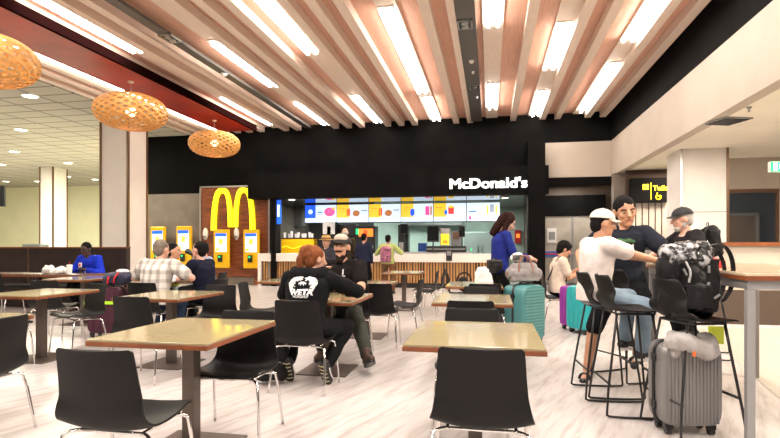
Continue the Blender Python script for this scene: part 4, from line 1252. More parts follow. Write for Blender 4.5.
def person(label, x, y, rz, H=1.74, hs=1.08, neck=.100, hip=.93, lean=0, slide=0, twist=0, hl=None, hr=None, el=(-.6, -.5, -.6), er=(.6, -.5, -.6),
           fl=(-.12, .05, .08), fr=(.12, .05, .08), kl=(-.1, 1, .1), kr=(.1, 1, .1), head=(0, 0, 0), skin=None, top=None, sleeve='long', bottom=None, pant='long',
           shoe=None, soled=None, hair=None, hairstyle='short', build=1.0, voxel=.010, hands='relax', eyes=True, foot_l=0, foot_r=0, footpitch_l=0, footpitch_r=0, headn=0, group=None, z=0, curl=0):
    s = H / 1.75
    t = empty('person', (x, y, z), R(rz))
    P = Vector((0, 0, hip))
    ln, sl = R(lean), R(slide)
    up = Vector((math.sin(sl), math.sin(ln), math.cos(ln) * math.cos(sl))).normalized()
    tw = R(twist)
    X0 = Vector((1, 0, 0)); Xt = Vector((math.cos(tw), math.sin(tw), 0))
    X0 = (X0 - up * X0.dot(up)).normalized(); Xt = (Xt - up * Xt.dot(up)).normalized()
    F0 = up.cross(X0); Ft = up.cross(Xt)
    cu = R(curl)
    up2 = (up * math.cos(cu) + Ft * math.sin(cu)).normalized()
    Nk = P + up * .27 * s + up2 * .24 * s
    chest = P + up * .27 * s + up2 * .06 * s
    hy, hp, hr_ = [R(a) for a in head]
    b = build
    mid = P + up * .14 * s
    Fc = Ft
    sec = [(P - up * .085 * s, X0, F0, .10 * s * b, .085 * s * b), (P - up * .05 * s, X0, F0, .155 * s * b, .115 * s * b), (P + up * .03 * s, X0, F0, .163 * s * b, .118 * s * b),
           (mid, X0.lerp(Xt, .4).normalized(), F0.lerp(Ft, .4).normalized(), .138 * s * b, .103 * s * b),
           (chest - up * .05 * s, Xt, Ft, .152 * s * b, .112 * s * b), (chest + up2 * .06 * s, Xt, Ft, .168 * s * b, .118 * s * b),
           (chest + up2 * .12 * s, Xt, Ft, .160 * s * b, .100 * s * b), (Nk - up2 * .025 * s, Xt, Ft, .095 * s * b, .068 * s * b), (Nk + up2 * .01 * s, Xt, Ft, .055 * s, .055 * s)]
    SH = [Nk - up2 * .055 * s + Xt * (q * .168 * s * b) for q in (-1, 1)]
    HP = [P - up * .02 * s + X0 * (q * .088 * s * b) for q in (-1, 1)]
    # head frame
    hup = (up2 * .5 + Vector((0, 0, 1)) * .5).normalized()
    Hm = Matrix.Rotation(tw + hy, 3, 'Z') @ Matrix.Rotation(-hp, 3, 'X') @ Matrix.Rotation(hr_, 3, 'Y')
    HC = Nk + hup * neck * s + (Hm @ Vector((0, .025, .045))) * s
    def hd(x, y, z): return HC + Hm @ (Vector((x, y, z)) * s * hs)
    sh = s * hs
    body = MB(); body_secs = sec
    loft_body(body, body_secs)
    body.rcone(Nk - up2 * .03 * s, .058 * s, hd(0, -.015, -.07), .052 * s)
    body.ell(hd(0, -.008, .028), (.074 * sh, .092 * sh, .092 * sh), Hm, 18, 12)
    body.ell(hd(0, .022, -.045), (.056 * sh, .064 * sh, .066 * sh), Hm, 16, 10)
    body.ell(hd(0, .058, -.088), (.028 * sh, .026 * sh, .022 * sh), Hm)
    body.rcone(hd(0, .082, .02), .010 * sh, hd(0, .106, -.022), .0155 * sh)
    for q in (-1, 1):
        body.ell(hd(q * .078, -.008, -.002), (.010 * sh, .020 * sh, .032 * sh), Hm, 10, 8)
        body.ell(hd(q * .034, .060, -.018), (.024 * sh, .022 * sh, .022 * sh), Hm, 10, 8)
    elbows = []; wrists = []
    tg = [hl, hr]; pl = [el, er]
    dfl = [Vector((-.24, .04, .42)) * 1, Vector((.24, .04, .42))]
    for i in (0, 1):
        tgt = Vector(tg[i]) if tg[i] is not None else Vector((SH[i].x * 1.25, SH[i].y + .06, SH[i].z - .52 * s))
        e, w = ik(SH[i], tgt, .285 * s, .255 * s, pl[i])
        elbows.append(e); wrists.append(w)
        body.rcone(SH[i], .058 * s * b, e, .041 * s * b); body.rcone(e, .041 * s * b, w, .027 * s)
        d = (w - e).normalized()
        # hand
        side = d.cross(Vector((0, 0, 1)));
        side = side.normalized() if side.length > .05 else Vector((1, 0, 0))
        nrm = side.cross(d).normalized()          # roughly up / back of the hand
        pc = w + d * .05 * s
        body.rcone(w, .026 * s, pc, .030 * s)
        for k, (o_, L) in enumerate(((-.030, .068), (-.010, .078), (.010, .074), (.030, .058))):
            a0 = w + d * .075 * s + side * o_ * s
            cf = .35 if hands == 'relax' else .9
            a1 = a0 + (d * math.cos(cf * .5) - nrm * math.sin(cf * .5)) * L * .5 * s
            a2 = a1 + (d * math.cos(cf * 1.4) - nrm * math.sin(cf * 1.4)) * L * .5 * s
            body.rcone(w + d * .03 * s + side * o_ * .7 * s, .012 * s, a0, .0115 * s, 8); body.rcone(a0, .0105 * s, a1, .0095 * s, 8); body.rcone(a1, .0095 * s, a2, .008 * s, 8)
        ts = side * (1 if i == 0 else -1)
        if ts.dot(Vector((0, 0, 1))) < -.3: ts = -ts
        q0 = w + d * .025 * s + ts * .022 * s; q1 = w + d * .060 * s + ts * .050 * s; q2 = w + d * .090 * s + ts * .052 * s - nrm * .01
        body.rcone(q0, .014 * s, q1, .0125 * s, 8); body.rcone(q1, .0115 * s, q2, .0095 * s, 8)
    knees = []; ankles = []
    ft = [fl, fr]; kp = [kl, kr]
    for i in (0, 1):
        k_, a_ = ik(HP[i], ft[i], .43 * s, .42 * s, kp[i])
        knees.append(k_); ankles.append(a_)
        body.rcone(HP[i], .080 * s * b, k_, .052 * s * b); body.rcone(k_, .052 * s * b, k_.lerp(a_, .35), .052 * s * b); body.rcone(k_.lerp(a_, .35), .052 * s * b, a_, .034 * s)
        fa = R((foot_l, foot_r)[i]); fp = R((footpitch_l, footpitch_r)[i])
        fd = Vector((math.sin(fa) * math.cos(fp), math.cos(fa) * math.cos(fp), math.sin(fp)))
        dn = Vector((math.sin(fa) * math.sin(fp), math.cos(fa) * math.sin(fp), -math.cos(fp)))
        body.rcone(a_ + dn * .035 * s - fd * .03 * s, .032 * s, a_ + dn * .05 * s + fd * .15 * s, .024 * s)
    remesh_obj(body, 'body', skin, t, voxel, 3)
    # clothes ------------------------------------------------------
    g = .014
    tp = MB()
    grow = lambda S, a, lo=0, hi=99: [(c, X, Y, rx + a, ry + a) for k, (c, X, Y, rx, ry) in enumerate(S) if lo <= k <= hi]
    T = grow(sec, g * 1.25, 2, 7)
    T = [(sec[2][0] - up * .085 * s, X0, F0, sec[2][3] + .018, sec[2][4] + .018)] + T
    loft_body(tp, T)
    tp.rcone(SH[0], .060 * s * b + g, SH[1], .060 * s * b + g)
    tp.rcone(Nk - up2 * .035 * s - Xt * .06 * s, .052 * s + g * .7, Nk - up2 * .035 * s + Xt * .06 * s, .052 * s + g * .7)
    for i in (0, 1):
        if sleeve == 'long':
            tp.rcone(SH[i], .062 * s * b + g, elbows[i], .046 * s * b + g); tp.rcone(elbows[i], .046 * s * b + g, elbows[i].lerp(wrists[i], .93), .034 * s + g * .7)
        elif sleeve == 'short':
            tp.rcone(SH[i], .064 * s * b + g, SH[i].lerp(elbows[i], .66), .054 * s * b + g * 1.5)
    remesh_obj(tp, 'shirt', top, t, voxel, 4, .010, 7, seed=len(label))
    bt = MB()
    loft_body(bt, grow(sec, g * .8, 0, 3)[:4])
    for i in (0, 1):
        bt.rcone(HP[i], .088 * s * b + g * .6, knees[i], .060 * s * b + g)
        if pant == 'long':
            bt.rcone(knees[i], .060 * s * b + g, ankles[i].lerp(knees[i], .06), .045 * s + g)
        elif pant == 'crop':
            bt.rcone(knees[i], .060 * s * b + g, ankles[i].lerp(knees[i], .3), .048 * s + g)
        elif pant == 'short':
            bt.rcone(HP[i].lerp(knees[i], .5), .075 * s * b + g, knees[i].lerp(ankles[i], .06), .066 * s + g)
    remesh_obj(bt, 'trousers', bottom, t, voxel, 4, .009, 7, seed=3)
    if shoe:
        for i in (0, 1):
            fa = R((foot_l, foot_r)[i]); fp = R((footpitch_l, footpitch_r)[i])
            fd = Vector((math.sin(fa) * math.cos(fp), math.cos(fa) * math.cos(fp), math.sin(fp)))
            dn = Vector((math.sin(fa) * math.sin(fp), math.cos(fa) * math.sin(fp), -math.cos(fp)))
            sd = fd.cross(dn)
            a_ = ankles[i]
            if shoe[0] == 'sandal':
                m = MB(); m.rcone(a_ + dn * .072 * s - fd * .04, .030, a_ + dn * .072 * s + fd * .17, .034)
                o = remesh_obj(m, 'sandal', shoe[1], t, .008, 2)
                m = MB(); m.tube([a_ + dn * .07 + fd * .09 - sd * .05, a_ + dn * .02 + fd * .09 - sd * .03, a_ + dn * .02 + fd * .09 + sd * .03, a_ + dn * .07 + fd * .09 + sd * .05], .014, 8, 1); m.build('strap', shoe[1], o, smooth=True)
                continue
            m = MB()
            h = .05 if shoe[0] == 'boot' else .0
            m.rcone(a_ + dn * .035 * s - fd * .035, .044 * s, a_ + dn * .050 * s + fd * .155 * s, .034 * s)
            m.rcone(a_ - dn * h, .046 * s, a_ + dn * .03, .046 * s); m.rcone(a_ + dn * .02, .045 * s, a_ + dn * .04 + fd * .09, .038 * s)
            o = remesh_obj(m, 'shoe', shoe[1], t, .009, 3)
            m = MB()
            ring = []
            for zz, gr in ((.066, 1), (.090, 1.04)):
                ring.append([a_ + dn * zz * s + fd * (.058 + .135 * math.cos(2 * PI * k / 20)) * s + sd * (.046 * math.sin(2 * PI * k / 20) * (1 + .12 * math.cos(2 * PI * k / 20))) * gr * s for k in range(20)])
            m.ring_loft(ring); so = m.build('sole', soled or shoe[1], o)
            if shoe[0] == 'trainer':
                for qq in (-1, 1):
                    m = MB(); m.tube([a_ + dn * .05 + fd * .0 + sd * qq * .047, a_ + dn * .06 + fd * .06 + sd * qq * .047, a_ + dn * .04 + fd * .13 + sd * qq * .040], .006, 6, 1); m.build('side_stripe', M['paper'], o)
                for k in range(6):
                    m = MB(); c = a_ + dn * .092 * s + fd * (-.05 + k * .042); m.tube([c - sd * .034, c + fd * .012, c + sd * .034], .0045, 5); m.build('sole_ridge', shoe[2] if len(shoe) > 2 else M['equip'], o)
    # face
    if eyes:
        for q in (-1, 1):
            m = MB(); m.ell(hd(q * .031, .074, .004), (.0105 * sh, .007 * sh, .0042 * sh), Hm, 10, 6); e = m.build('eye', EYEW, t, smooth=True)
            m = MB(); m.ell(hd(q * .031, .080, .004), (.0058 * sh, .004 * sh, .0058 * sh), Hm, 8, 6); m.build('iris', EYED, e, smooth=True)
            m = MB(); m.tube([hd(q * .014, .085, .024), hd(q * .034, .084, .030), hd(q * .052, .070, .024)], .0042 * sh, 6); m.build('eyebrow', hair or EYED, t, smooth=True)
        m = MB(); m.tube([hd(-.024, .078, -.055), hd(0, .087, -.053), hd(.024, .078, -.055)], [.003, .0055, .003], 6); m.build('mouth', LIP, t, smooth=True)
    if hair:
        h = MB()
        if hairstyle in ('short', 'fringe', 'under_cap', 'thin'):
            k_ = {'short': 1.0, 'fringe': 1.12, 'under_cap': .98, 'thin': 1.0}[hairstyle]
            h.ell(hd(0, -.016 if hairstyle == 'thin' else -.022, .044), (.080 * sh * k_, .094 * sh * k_, .088 * sh * k_), Hm, 16, 10)
            h.ell(hd(0, -.055, .0), (.070 * sh * k_, .056 * sh * k_, .080 * sh * k_), Hm, 14, 8)
            if hairstyle == 'fringe':
                h.ell(hd(0, .045, .078), (.066 * sh, .045 * sh, .036 * sh), Hm, 12, 8); h.ell(hd(.04, .05, .06), (.035 * sh, .03 * sh, .035 * sh), Hm, 12, 8); h.ell(hd(-.04, .05, .06), (.035 * sh, .03 * sh, .035 * sh), Hm, 12, 8)
        elif hairstyle == 'long':
            h.ell(hd(0, -.022, .042), (.088 * sh, .100 * sh, .092 * sh), Hm, 16, 10)
            for q in (-1, 1):
                h.rcone(hd(q * .070, -.01, .03), .034 * sh, hd(q * .085, .015, -.13), .036 * sh); h.rcone(hd(q * .085, .015, -.12), .036 * sh, hd(q * .075, .03, -.21), .018 * sh)
            h.rcone(hd(0, -.065, 0), .070 * sh, hd(0, -.075, -.20), .050 * sh)
        elif hairstyle == 'ponytail':
            h.ell(hd(0, -.024, .040), (.084 * sh, .096 * sh, .090 * sh), Hm, 16, 10); h.ell(hd(0, -.05, -.005), (.072 * sh, .06 * sh, .08 * sh), Hm)
            h.rcone(hd(0, -.085, .09), .040 * sh, hd(-.01, -.125, .075), .036 * sh); h.rcone(hd(-.01, -.125, .075), .036 * sh, hd(-.02, -.145, -.02), .034 * sh); h.rcone(hd(-.02, -.145, -.02), .032 * sh, hd(-.02, -.135, -.11), .014 * sh)
        elif hairstyle == 'ring':
            h.ell(hd(0, -.045, .0), (.082 * sh, .065 * sh, .06 * sh), Hm)
        remesh_obj(h, 'hair', hair, t, voxel * .9, 2, .004, 22)
    tag(t, label, 'person', group)
    t.update_tag()
    info = dict(t=t, hd=hd, Hm=Hm, s=s, sh=sh, Nk=Nk, chest=chest, Xt=Xt, Ft=Ft, up=up2, SH=SH, W=wrists, E=elbows, P=P, K=knees, A=ankles)
    return info

def cap(I, crown, brim, back=False, name='cap', lift=0, yaw=0):
    hd, Hm, s = I['hd'], I['Hm'], I['s']
    t = I['t']
    m = MB(); rings = []
    n = 20
    for j in range(8):
        th = PI / 2 * j / 7
        th = min(th, PI / 2 - .03)
        rings.append([hd(.090 * math.cos(th) * math.cos(2 * PI * k / n), -.012 + .106 * math.cos(th) * math.sin(2 * PI * k / n), .050 + lift + .085 * math.sin(th)) for k in range(n)])
    m.ring_loft(rings)
    o = m.build(name, crown, t, smooth='auto')
    m = MB(); a = []; 
    for k in range(13):
        a_ = R(20) + R(140) * k / 12
        a.append((math.cos(a_), math.sin(a_)))
    sgn = -1 if back else 1
    rings = []
    for u in (0, .33, .66, 1):
        rings.append([hd((.084 + .004 * u) * cx, sgn * (.085 * sy + u * .078 * max(0, sy) ** .6) - .012, .055 + lift - .016 * u - .012 * cx * cx * 1.0) for cx, sy in a])
    vs = [[m.v(p) for p in r] for r in rings]
    for p, q in zip(vs[:-1], vs[1:]):
        for i in range(12): m.bm.faces.new((p[i], p[i + 1], q[i + 1], q[i]))
    b = m.build('brim', brim, o); so = b.modifiers.new('s', 'SOLIDIFY'); so.thickness = .005
    m = MB(); m.ell(hd(0, -.012, .136 + lift), (.008, .008, .005), Hm, 8, 6); m.build('button', brim, o)
    return o
def decal(I, objs, behind=True, off=.006):
    """press flat shapes onto the shirt"""
    sh = [c for c in I['t'].children if c.name.split('.')[0] == 'shirt'][0]
    for o in objs:
        mod = o.modifiers.new('w', 'SHRINKWRAP'); mod.target = sh; mod.wrap_method = 'NEAREST_SURFACEPOINT'; mod.wrap_mode = 'OUTSIDE_SURFACE'; mod.offset = off
        bake(o, sh)

# hooded woman, her back to the viewer
HOOD = cloth('black_hoodie', (.005, .005, .006)); BLKT = cloth('black_trousers', (.006, .006, .007)); NAVY = cloth('navy_tee', (.008, .009, .022))
px_, py_ = C(303, 4.62)
I = person('person seen from behind in a black hoodie with a white wing print', -1.63, 4.40, -4, 1.70, hip=.53, lean=14, curl=16, hl=(-.20, .52, .80), hr=(.24, .50, .80), el=(-.9, -.1, -.5), er=(1, .1, -.3),
           fl=(-.19, .12, .19), fr=(.19, .10, .19), kl=(-.3, 1, 1), kr=(.3, 1, 1), head=(-38, 8, 0), skin=SK_L, top=HOOD, bottom=BLKT, shoe=('trainer', M['equip'], mat('cream_rubber', (.62, .52, .30), .6)), soled=mat('sole_dark', (.02, .02, .02), .6),
           hair=hairm('auburn', (.20, .065, .025)), hairstyle='ponytail', build=1.2, voxel=.009, footpitch_l=-62, footpitch_r=-62, foot_l=-8, foot_r=10)
m = MB(); N_ = I['Nk']; m.rcone(N_ + Vector((-.10, -.075, -.01)), .085, N_ + Vector((.10, -.075, -.01)), .080); m.rcone(N_ + Vector((-.13, -.03, .01)), .075, N_ + Vector((-.09, .06, -.01)), .06); m.rcone(N_ + Vector((.13, -.03, .01)), .07, N_ + Vector((.09, .06, -.01)), .06)
remesh_obj(m, 'hood', HOOD, I['t'], .010, 4, .012, 9)
PRN = mat('white_print', (.72, .72, .72), .7)
bc = I['chest'] + I['up'] * (.022) - I['Ft'] * .17
Xr = I['Xt']
def bp(a, b_): return bc + Xr * a + I['up'] * b_
parts_ = []
def flat(name, pts, w):
    m = MB(); prev = None
    pts = [Vector(p) for p in pts]
    for i, p in enumerate(pts):
        tdir = (pts[min(i + 1, len(pts) - 1)] - pts[max(i - 1, 0)]).normalized()
        nn = tdir.cross(I['Ft']).normalized() * (w[i] if isinstance(w, list) else w)
        cur = (m.v(p - nn), m.v(p + nn))
        if prev: m.bm.faces.new((prev[0], prev[1], cur[1], cur[0]))
        prev = cur
    o = m.build(name, PRN, I['t']); parts_.append(o)
rp = random.Random(4)
for sg in (-1, 1):
    for k in range(7):
        r0 = .022 + k * .0135
        a0 = rp.choice((-75, -60, -45)); a1 = rp.choice((120, 140, 160))
        pts = [bp(sg * (.060 + r0 * math.cos(R(a)) * .82), .050 + r0 * .80 * math.sin(R(a)) - (.028 if a < -30 else 0) * k / 6) for a in range(a0, a1, 15)]
        flat('wing_print', pts, [rp.uniform(.0022, .0062) for q in pts])
for k in range(5):
    flat('centre_print', [bp(-.030 + k * .015, .045 + .012 * (k % 2)), bp(-.034 + k * .017, .012 + .01 * ((k + 1) % 2))], [.007, .003])
flat('centre_print', [bp(-.035, .040), bp(0, .048), bp(.035, .040)], [.004, .009, .004])
decal(I, parts_)
fr_ = Matrix((Xr, I['up'], -I['Ft'])).transposed().to_euler()
def back_text(body_, size, oz, bold):
    o = text('print_lettering', body_, size, PRN, bp(0, oz), fr_, I['t'], .0005, bold, 'CENTER')
    return o
to = [back_text('WETA', .076, -.074, .004), back_text('WORKSHOP', .031, -.104, .001)]
to[0].scale.x = 1.15
for o in to:
    s_ = o.modifiers.new('t', 'TRIANGULATE'); bake(o)
    # sit the flat lettering on the cloth
    mw = Matrix.Translation(o.location) @ o.rotation_euler.to_matrix().to_4x4() @ Matrix.Diagonal((*o.scale, 1))
    o.data.transform(mw); o.location = (0, 0, 0); o.rotation_euler = (0, 0, 0); o.scale = (1, 1, 1)
decal(I, to)

# bearded man facing the viewer
I = person('bearded person in a black t-shirt and beige fronted cap facing the viewer', -1.64, 5.74, 176, 1.84, hip=.54, lean=4, twist=0, hl=(-.10, .42, .80), hr=(.13, .36, .98), el=(-.8, -.1, -.6), er=(.9, .2, -.7),
           fl=(-.56, .82, .10), fr=(.16, .25, .10), kl=(-.5, .5, .7), kr=(.2, 1, .5), head=(-2, -6, 0), skin=SK_L, top=cloth('black_tee', (.008, .006, .006)), sleeve='short', bottom=mat('cloth_olive_black', (.012, .012, .012), .85, col2=(.028, .034, .018), vscale=3.5),
           shoe=('boot', mat('brown_suede', (.06, .028, .018), .7)), soled=M['equip'], hair=hairm('dark', (.018, .011, .008)), hairstyle='under_cap', build=1.12, voxel=.009, foot_l=-32, footpitch_l=24)
hd = I['hd']; Hm = I['Hm']
m = MB(); m.ell(hd(0, .030, -.095), (.058, .060, .045), Hm); m.ell(hd(0, .050, -.130), (.045, .042, .042), Hm); m.ell(hd(.052, .0, -.05), (.018, .035, .05), Hm); m.ell(hd(-.052, .0, -.05), (.018, .035, .05), Hm); m.rcone(hd(-.03, .082, -.043), .011, hd(.03, .082, -.043), .011)
remesh_obj(m, 'beard', hairm('dark', (0, 0, 0)), I['t'], .007, 2, .006, 25)
cp = cap(I, mat('cap_dark', (.02, .017, .016), .8), mat('cap_brim_dark', (.02, .017, .016), .8))
m = MB(); m.ell(hd(0, .034, .088), (.083, .066, .056), Hm, 16, 10); m.build('front_panel', mat('cap_beige', (.52, .42, .33), .8), cp, smooth=True)
PR = mat('white_print', (0, 0, 0))
q_ = []
for (a, b_, w_, h_) in ((-.03, -.02, .10, .012), (-.05, .03, .012, .07), (.02, -.05, .012, .05), (.04, .0, .05, .01), (.0, -.05, .09, .01)):
    m = MB(); c = I['chest'] + I['Ft'] * .17 + I['Xt'] * a + I['up'] * (b_ + .06)
    for u0 in range(6):
        pa = [c + I['Xt'] * (w_ * (u0 / 6 - .5)) - I['up'] * h_ / 2, c + I['Xt'] * (w_ * ((u0 + 1) / 6 - .5)) - I['up'] * h_ / 2, c + I['Xt'] * (w_ * ((u0 + 1) / 6 - .5)) + I['up'] * h_ / 2, c + I['Xt'] * (w_ * (u0 / 6 - .5)) + I['up'] * h_ / 2]
        m.face(pa)
    o = m.build('shirt_print', PR, I['t']); q_.append(o)
decal(I, q_)
place(chair0, -1.62, 5.80, 178, 'black chair hidden under the bearded man', 'chair', CG)

# woman in blue with the holdall
wx, wy = C(499, 7.1)
I = person('long haired person in a blue jumper standing beside the large teal suitcase', wx, wy, -72, 1.76, hip=.94, lean=3, curl=8, hl=(-.06, .42, 1.10), hr=(.10, .38, 1.08), el=(-.5, -.8, -.4), er=(.5, -.9, -.4),
           fl=(-.10, .0, .08), fr=(.12, .06, .08), head=(-10, 34, 0), skin=SK_P, top=cloth('royal_blue', (.016, .026, .19)), bottom=BLKT, shoe=('shoe', M['equip']), hair=hairm('dark_brown', (.022, .007, .005)), hairstyle='long', build=.92, voxel=.010)
m = MB(); m.ell((0, 0, 0), (.10, .05, .10)); m.box((0, 0, .02), (.2, .09, .12))
hb = remesh_obj(m, 'crossbody_bag', mat('black_leather', (.012, .010, .010), .35), None, .012, 4, .008, 9)
hb.location = (wx - .06, wy - .22, .99); hb.rotation_euler = (0, 0, R(20))
tag(hb, 'small black leather bag hanging at the hip of the woman in blue', 'handbag')

# young man with phone
I = person('young person with black hair in a cream t-shirt looking down at a phone, seated', 1.06, 8.78, -84, 1.76, hip=.55, lean=2, curl=12, hl=(-.06, .40, .90), hr=(.08, .38, .86), el=(-.2, -.6, -.9), er=(.2, -.6, -.9),
           fl=(-.12, .42, .08), fr=(.12, .48, .08), kl=(0, 1, 1), kr=(0, 1, 1), head=(0, 22, 0), skin=SK_A, top=cloth('cream_tee', (.66, .55, .45)), sleeve='short', bottom=BLKT, shoe=('shoe', M['equip']), hair=hairm('black', (.008, .007, .007)), hairstyle='fringe', build=.98, voxel=.011)
m = MB(); a = I['SH'][1]; m.tube([a + Vector((-.06, .085, .05)), I['chest'] + I['Ft'] * .145 + I['Xt'] * .07, I['P'] + Vector((-.02, .15, .12))], .014, 6, 1); m.tube([a + Vector((-.06, -.02, .085)), a + Vector((-.06, -.10, -.02)), I['P'] + Vector((.04, -.15, .15))], .014, 6, 1); m.build('black_strap', M['equip'], I['t'], smooth=True)
m = MB(); w = (I['W'][0] + I['W'][1]) / 2 + Vector((0, .08, .03)); m.box(w, (.075, .012, .15), Matrix.Rotation(-.8, 3, 'X')); o = m.build('smartphone', M['equip'])
o.matrix_world = Matrix.Translation((1.06, 8.78, 0)) @ Matrix.Rotation(R(-84), 4, 'Z'); tag(o, 'dark phone in the hands of the young person in cream', 'phone')

# boy in white tee and cap
sx_, sy_ = SC
I = person('person in a white t-shirt and cream cap seated on a bar stool', sx_ - .09, sy_, -72, 1.60, hip=.84, lean=0, curl=10, hl=(-.10, .58, 1.12), hr=(.06, .56, 1.12), el=(-.2, .0, -1), er=(.3, 0, -1),
           fl=(-.14, .36, .42), fr=(.08, .38, .37), kl=(-.1, 1, 1), kr=(.1, 1, 1), head=(-8, 6, 0), skin=SK_A, top=cloth('white_tee', (.74, .66, .62)), sleeve='short', bottom=cloth('pale_denim', (.22, .30, .37), var=.35, vscale=5), shoe=('trainer', M['equip'], M['equip']), soled=M['paper'],
           hair=hairm('black', (0, 0, 0)), hairstyle='under_cap', build=1.05, voxel=.009, foot_l=-6, foot_r=4)
cp = cap(I, mat('cap_cream', (.70, .62, .52), .8), mat('cap_cream', (0, 0, 0)))
m = MB(); m.ell(I['hd'](0, -.10, .062), (.03, .012, .02), I['Hm']); m.build('rear_opening', EYED, cp)

# man in dark t-shirt
dx_, dy_ = SD
I = person('person with cropped black hair in a dark printed t-shirt and black shorts', dx_ - .02, dy_ + .02, -200, 1.80, hip=.90, hs=1.2, lean=2, twist=10, hl=(-.36, .36, 1.115), hr=(.34, .22, 1.0), el=(-.8, -.2, -.5), er=(.8, -.1, -.6),
           fl=(-.14, .36, .30), fr=(.30, .24, .08), kl=(-.5, 1, .6), kr=(.3, .6, 1), head=(16, 8, 6), skin=SK_A, top=cloth('charcoal_tee', (.014, .017, .025)), sleeve='short', bottom=BLKT, pant='short', shoe=('sandal', M['equip']),
           hair=hairm('black', (0, 0, 0)), hairstyle='thin', build=1.04, voxel=.009)
q_ = []
GP = mat('green_print', (.05, .14, .05), .7)
for k, (a, b_, r_) in enumerate(((-.06, .0, .022), (-.03, .012, .026), (.01, .005, .024), (.04, .014, .028), (.075, .006, .02))):
    m = MB(); c = I['chest'] + I['Ft'] * .17 + I['Xt'] * a * 1.2 + I['up'] * (b_ + .06); vs = [c + I['Xt'] * r_ * math.cos(2 * PI * j / 10) + I['up'] * r_ * math.sin(2 * PI * j / 10) for j in range(10)]
    for j in range(10): m.face([c, vs[j], vs[(j + 1) % 10]])
    q_.append(m.build('green_print', GP, I['t']))
for k in range(6):
    m = MB(); c = I['chest'] + I['Ft'] * .17 + I['Xt'] * (-.07 + k * .028) + I['up'] * (.015); m.face([c - I['Xt'] * .010 - I['up'] * .018, c + I['Xt'] * .010 - I['up'] * .018, c + I['Xt'] * .010 + I['up'] * .014, c - I['Xt'] * .010 + I['up'] * .014])
    q_.append(m.build('pale_print', PRN, I['t']))
decal(I, q_)

# man with black cap at the far side of the high table
ex_, ey_ = C(698, 6.0)
I = person('white bearded person in a black cap and black t-shirt wearing a rucksack', ex_, ey_, 98, 1.80, hip=.90, lean=12, curl=6, hl=(-.22, .42, 1.12), hr=(.10, .50, 1.12), el=(-1, .1, -.4), er=(1, .1, -.4),
           fl=(-.1, .12, .30), fr=(.1, .12, .08), kl=(0, 1, .3), kr=(0, 1, .3), head=(-6, 6, 0), skin=SK_P, top=cloth('black_tee2', (.012, .010, .012)), sleeve='short', bottom=BLKT, shoe=('shoe', M['equip']), hair=hairm('grey', (.45, .42, .40)), hairstyle='under_cap', build=1.1, voxel=.010)
hd = I['hd']; Hm = I['Hm']
m = MB(); m.ell(hd(0, .045, -.088), (.050, .045, .036), Hm); m.ell(hd(.052, .0, -.05), (.014, .03, .042), Hm); m.ell(hd(-.052, .0, -.05), (.014, .03, .042), Hm); remesh_obj(m, 'beard', hairm('grey', (0, 0, 0)), I['t'], .007, 2, .004, 25)
cap(I, mat('cap_black', (.008, .008, .008), .7), mat('cap_black', (0, 0, 0)))
bw = I['t'].matrix_world if False else (Matrix.Translation((ex_, ey_, 0)) @ Matrix.Rotation(R(98), 4, 'Z'))
bpt = bw @ (I['chest'] - I['Ft'] * .17 - I['up'] * .17)
make_backpack(bpt, R(98), .68, BKN, 'black rucksack worn by the person in the black cap', True, 'rucksack')

# left side group
PLAID = mat('cloth_plaid', (.62, .60, .57), .85)
nt = PLAID.node_tree; L_ = nt.links; b_ = nt.nodes['Principled BSDF']
tc = nt.nodes.new('ShaderNodeTexCoord')
mixn = None
cols = []
for ax, sc_ in (('X', 9.5), ('Z', 8.5)):
    w = nt.nodes.new('ShaderNodeTexWave'); w.wave_type = 'BANDS'; w.bands_direction = ax; w.inputs['Scale'].default_value = sc_ / 3.1; w.inputs['Distortion'].default_value = 1.2
    L_.new(tc.outputs['Object'], w.inputs['Vector'])
    cr = nt.nodes.new('ShaderNodeValToRGB'); cr.color_ramp.elements[0].position = .25; cr.color_ramp.elements[0].color = (.50, .47, .44, 1); cr.color_ramp.elements[1].position = .55; cr.color_ramp.elements[1].color = (.80, .77, .73, 1)
    L_.new(w.outputs['Fac'], cr.inputs[0]); cols.append(cr)
mx = nt.nodes.new('ShaderNodeMixRGB'); mx.blend_type = 'MULTIPLY'; mx.inputs[0].default_value = .8
L_.new(cols[0].outputs[0], mx.inputs[1]); L_.new(cols[1].outputs[0], mx.inputs[2]); L_.new(mx.outputs[0], b_.inputs['Base Color'])
person('grey haired person in a pale plaid shirt seen from behind, seated', -4.28, 6.05, 2, 1.80, hip=.54, lean=8, curl=10, hl=(-.25, .40, .80), hr=(.28, .38, .82), el=(-1, -.2, -.5), er=(1, -.2, -.5), fl=(-.15, .3, .08), fr=(.15, .3, .08), kl=(0, 1, 1), kr=(0, 1, 1),
       head=(-10, 4, 0), skin=SK_P, top=PLAID, sleeve='short', bottom=cloth('navy_jeans', (.02, .03, .06)), shoe=('shoe', M['equip']), hair=hairm('grey_brown', (.19, .15, .12)), hairstyle='short', build=1.15, voxel=.010)
I = person('dark haired person in a navy t-shirt drinking from a dark cup', -3.98, 6.80, 82, 1.74, hip=.54, lean=8, curl=6, hl=(-.06, .42, .80), hr=(.10, .27, 1.10), el=(-.8, -.1, -.6), er=(.8, .2, -.8), fl=(-.15, .3, .08), fr=(.15, .3, .08), kl=(0, 1, 1), kr=(0, 1, 1),
       head=(0, -6, 0), skin=SK_P, top=NAVY, sleeve='short', bottom=BLKT, shoe=('shoe', M['equip']), hair=hairm('black', (0, 0, 0)), hairstyle='short', build=1.08, voxel=.010)
m = MB(); m.lathe([(.03, -.05), (.042, .055)], n=16); o = m.build('drink_cup', M['equip'], smooth='auto')
wp = Matrix.Translation((-3.98, 6.80, 0)) @ Matrix.Rotation(R(82), 4, 'Z') @ (I['hd'](0, .145, -.04)); o.location = wp; o.rotation_euler = (0, R(-65), 0)
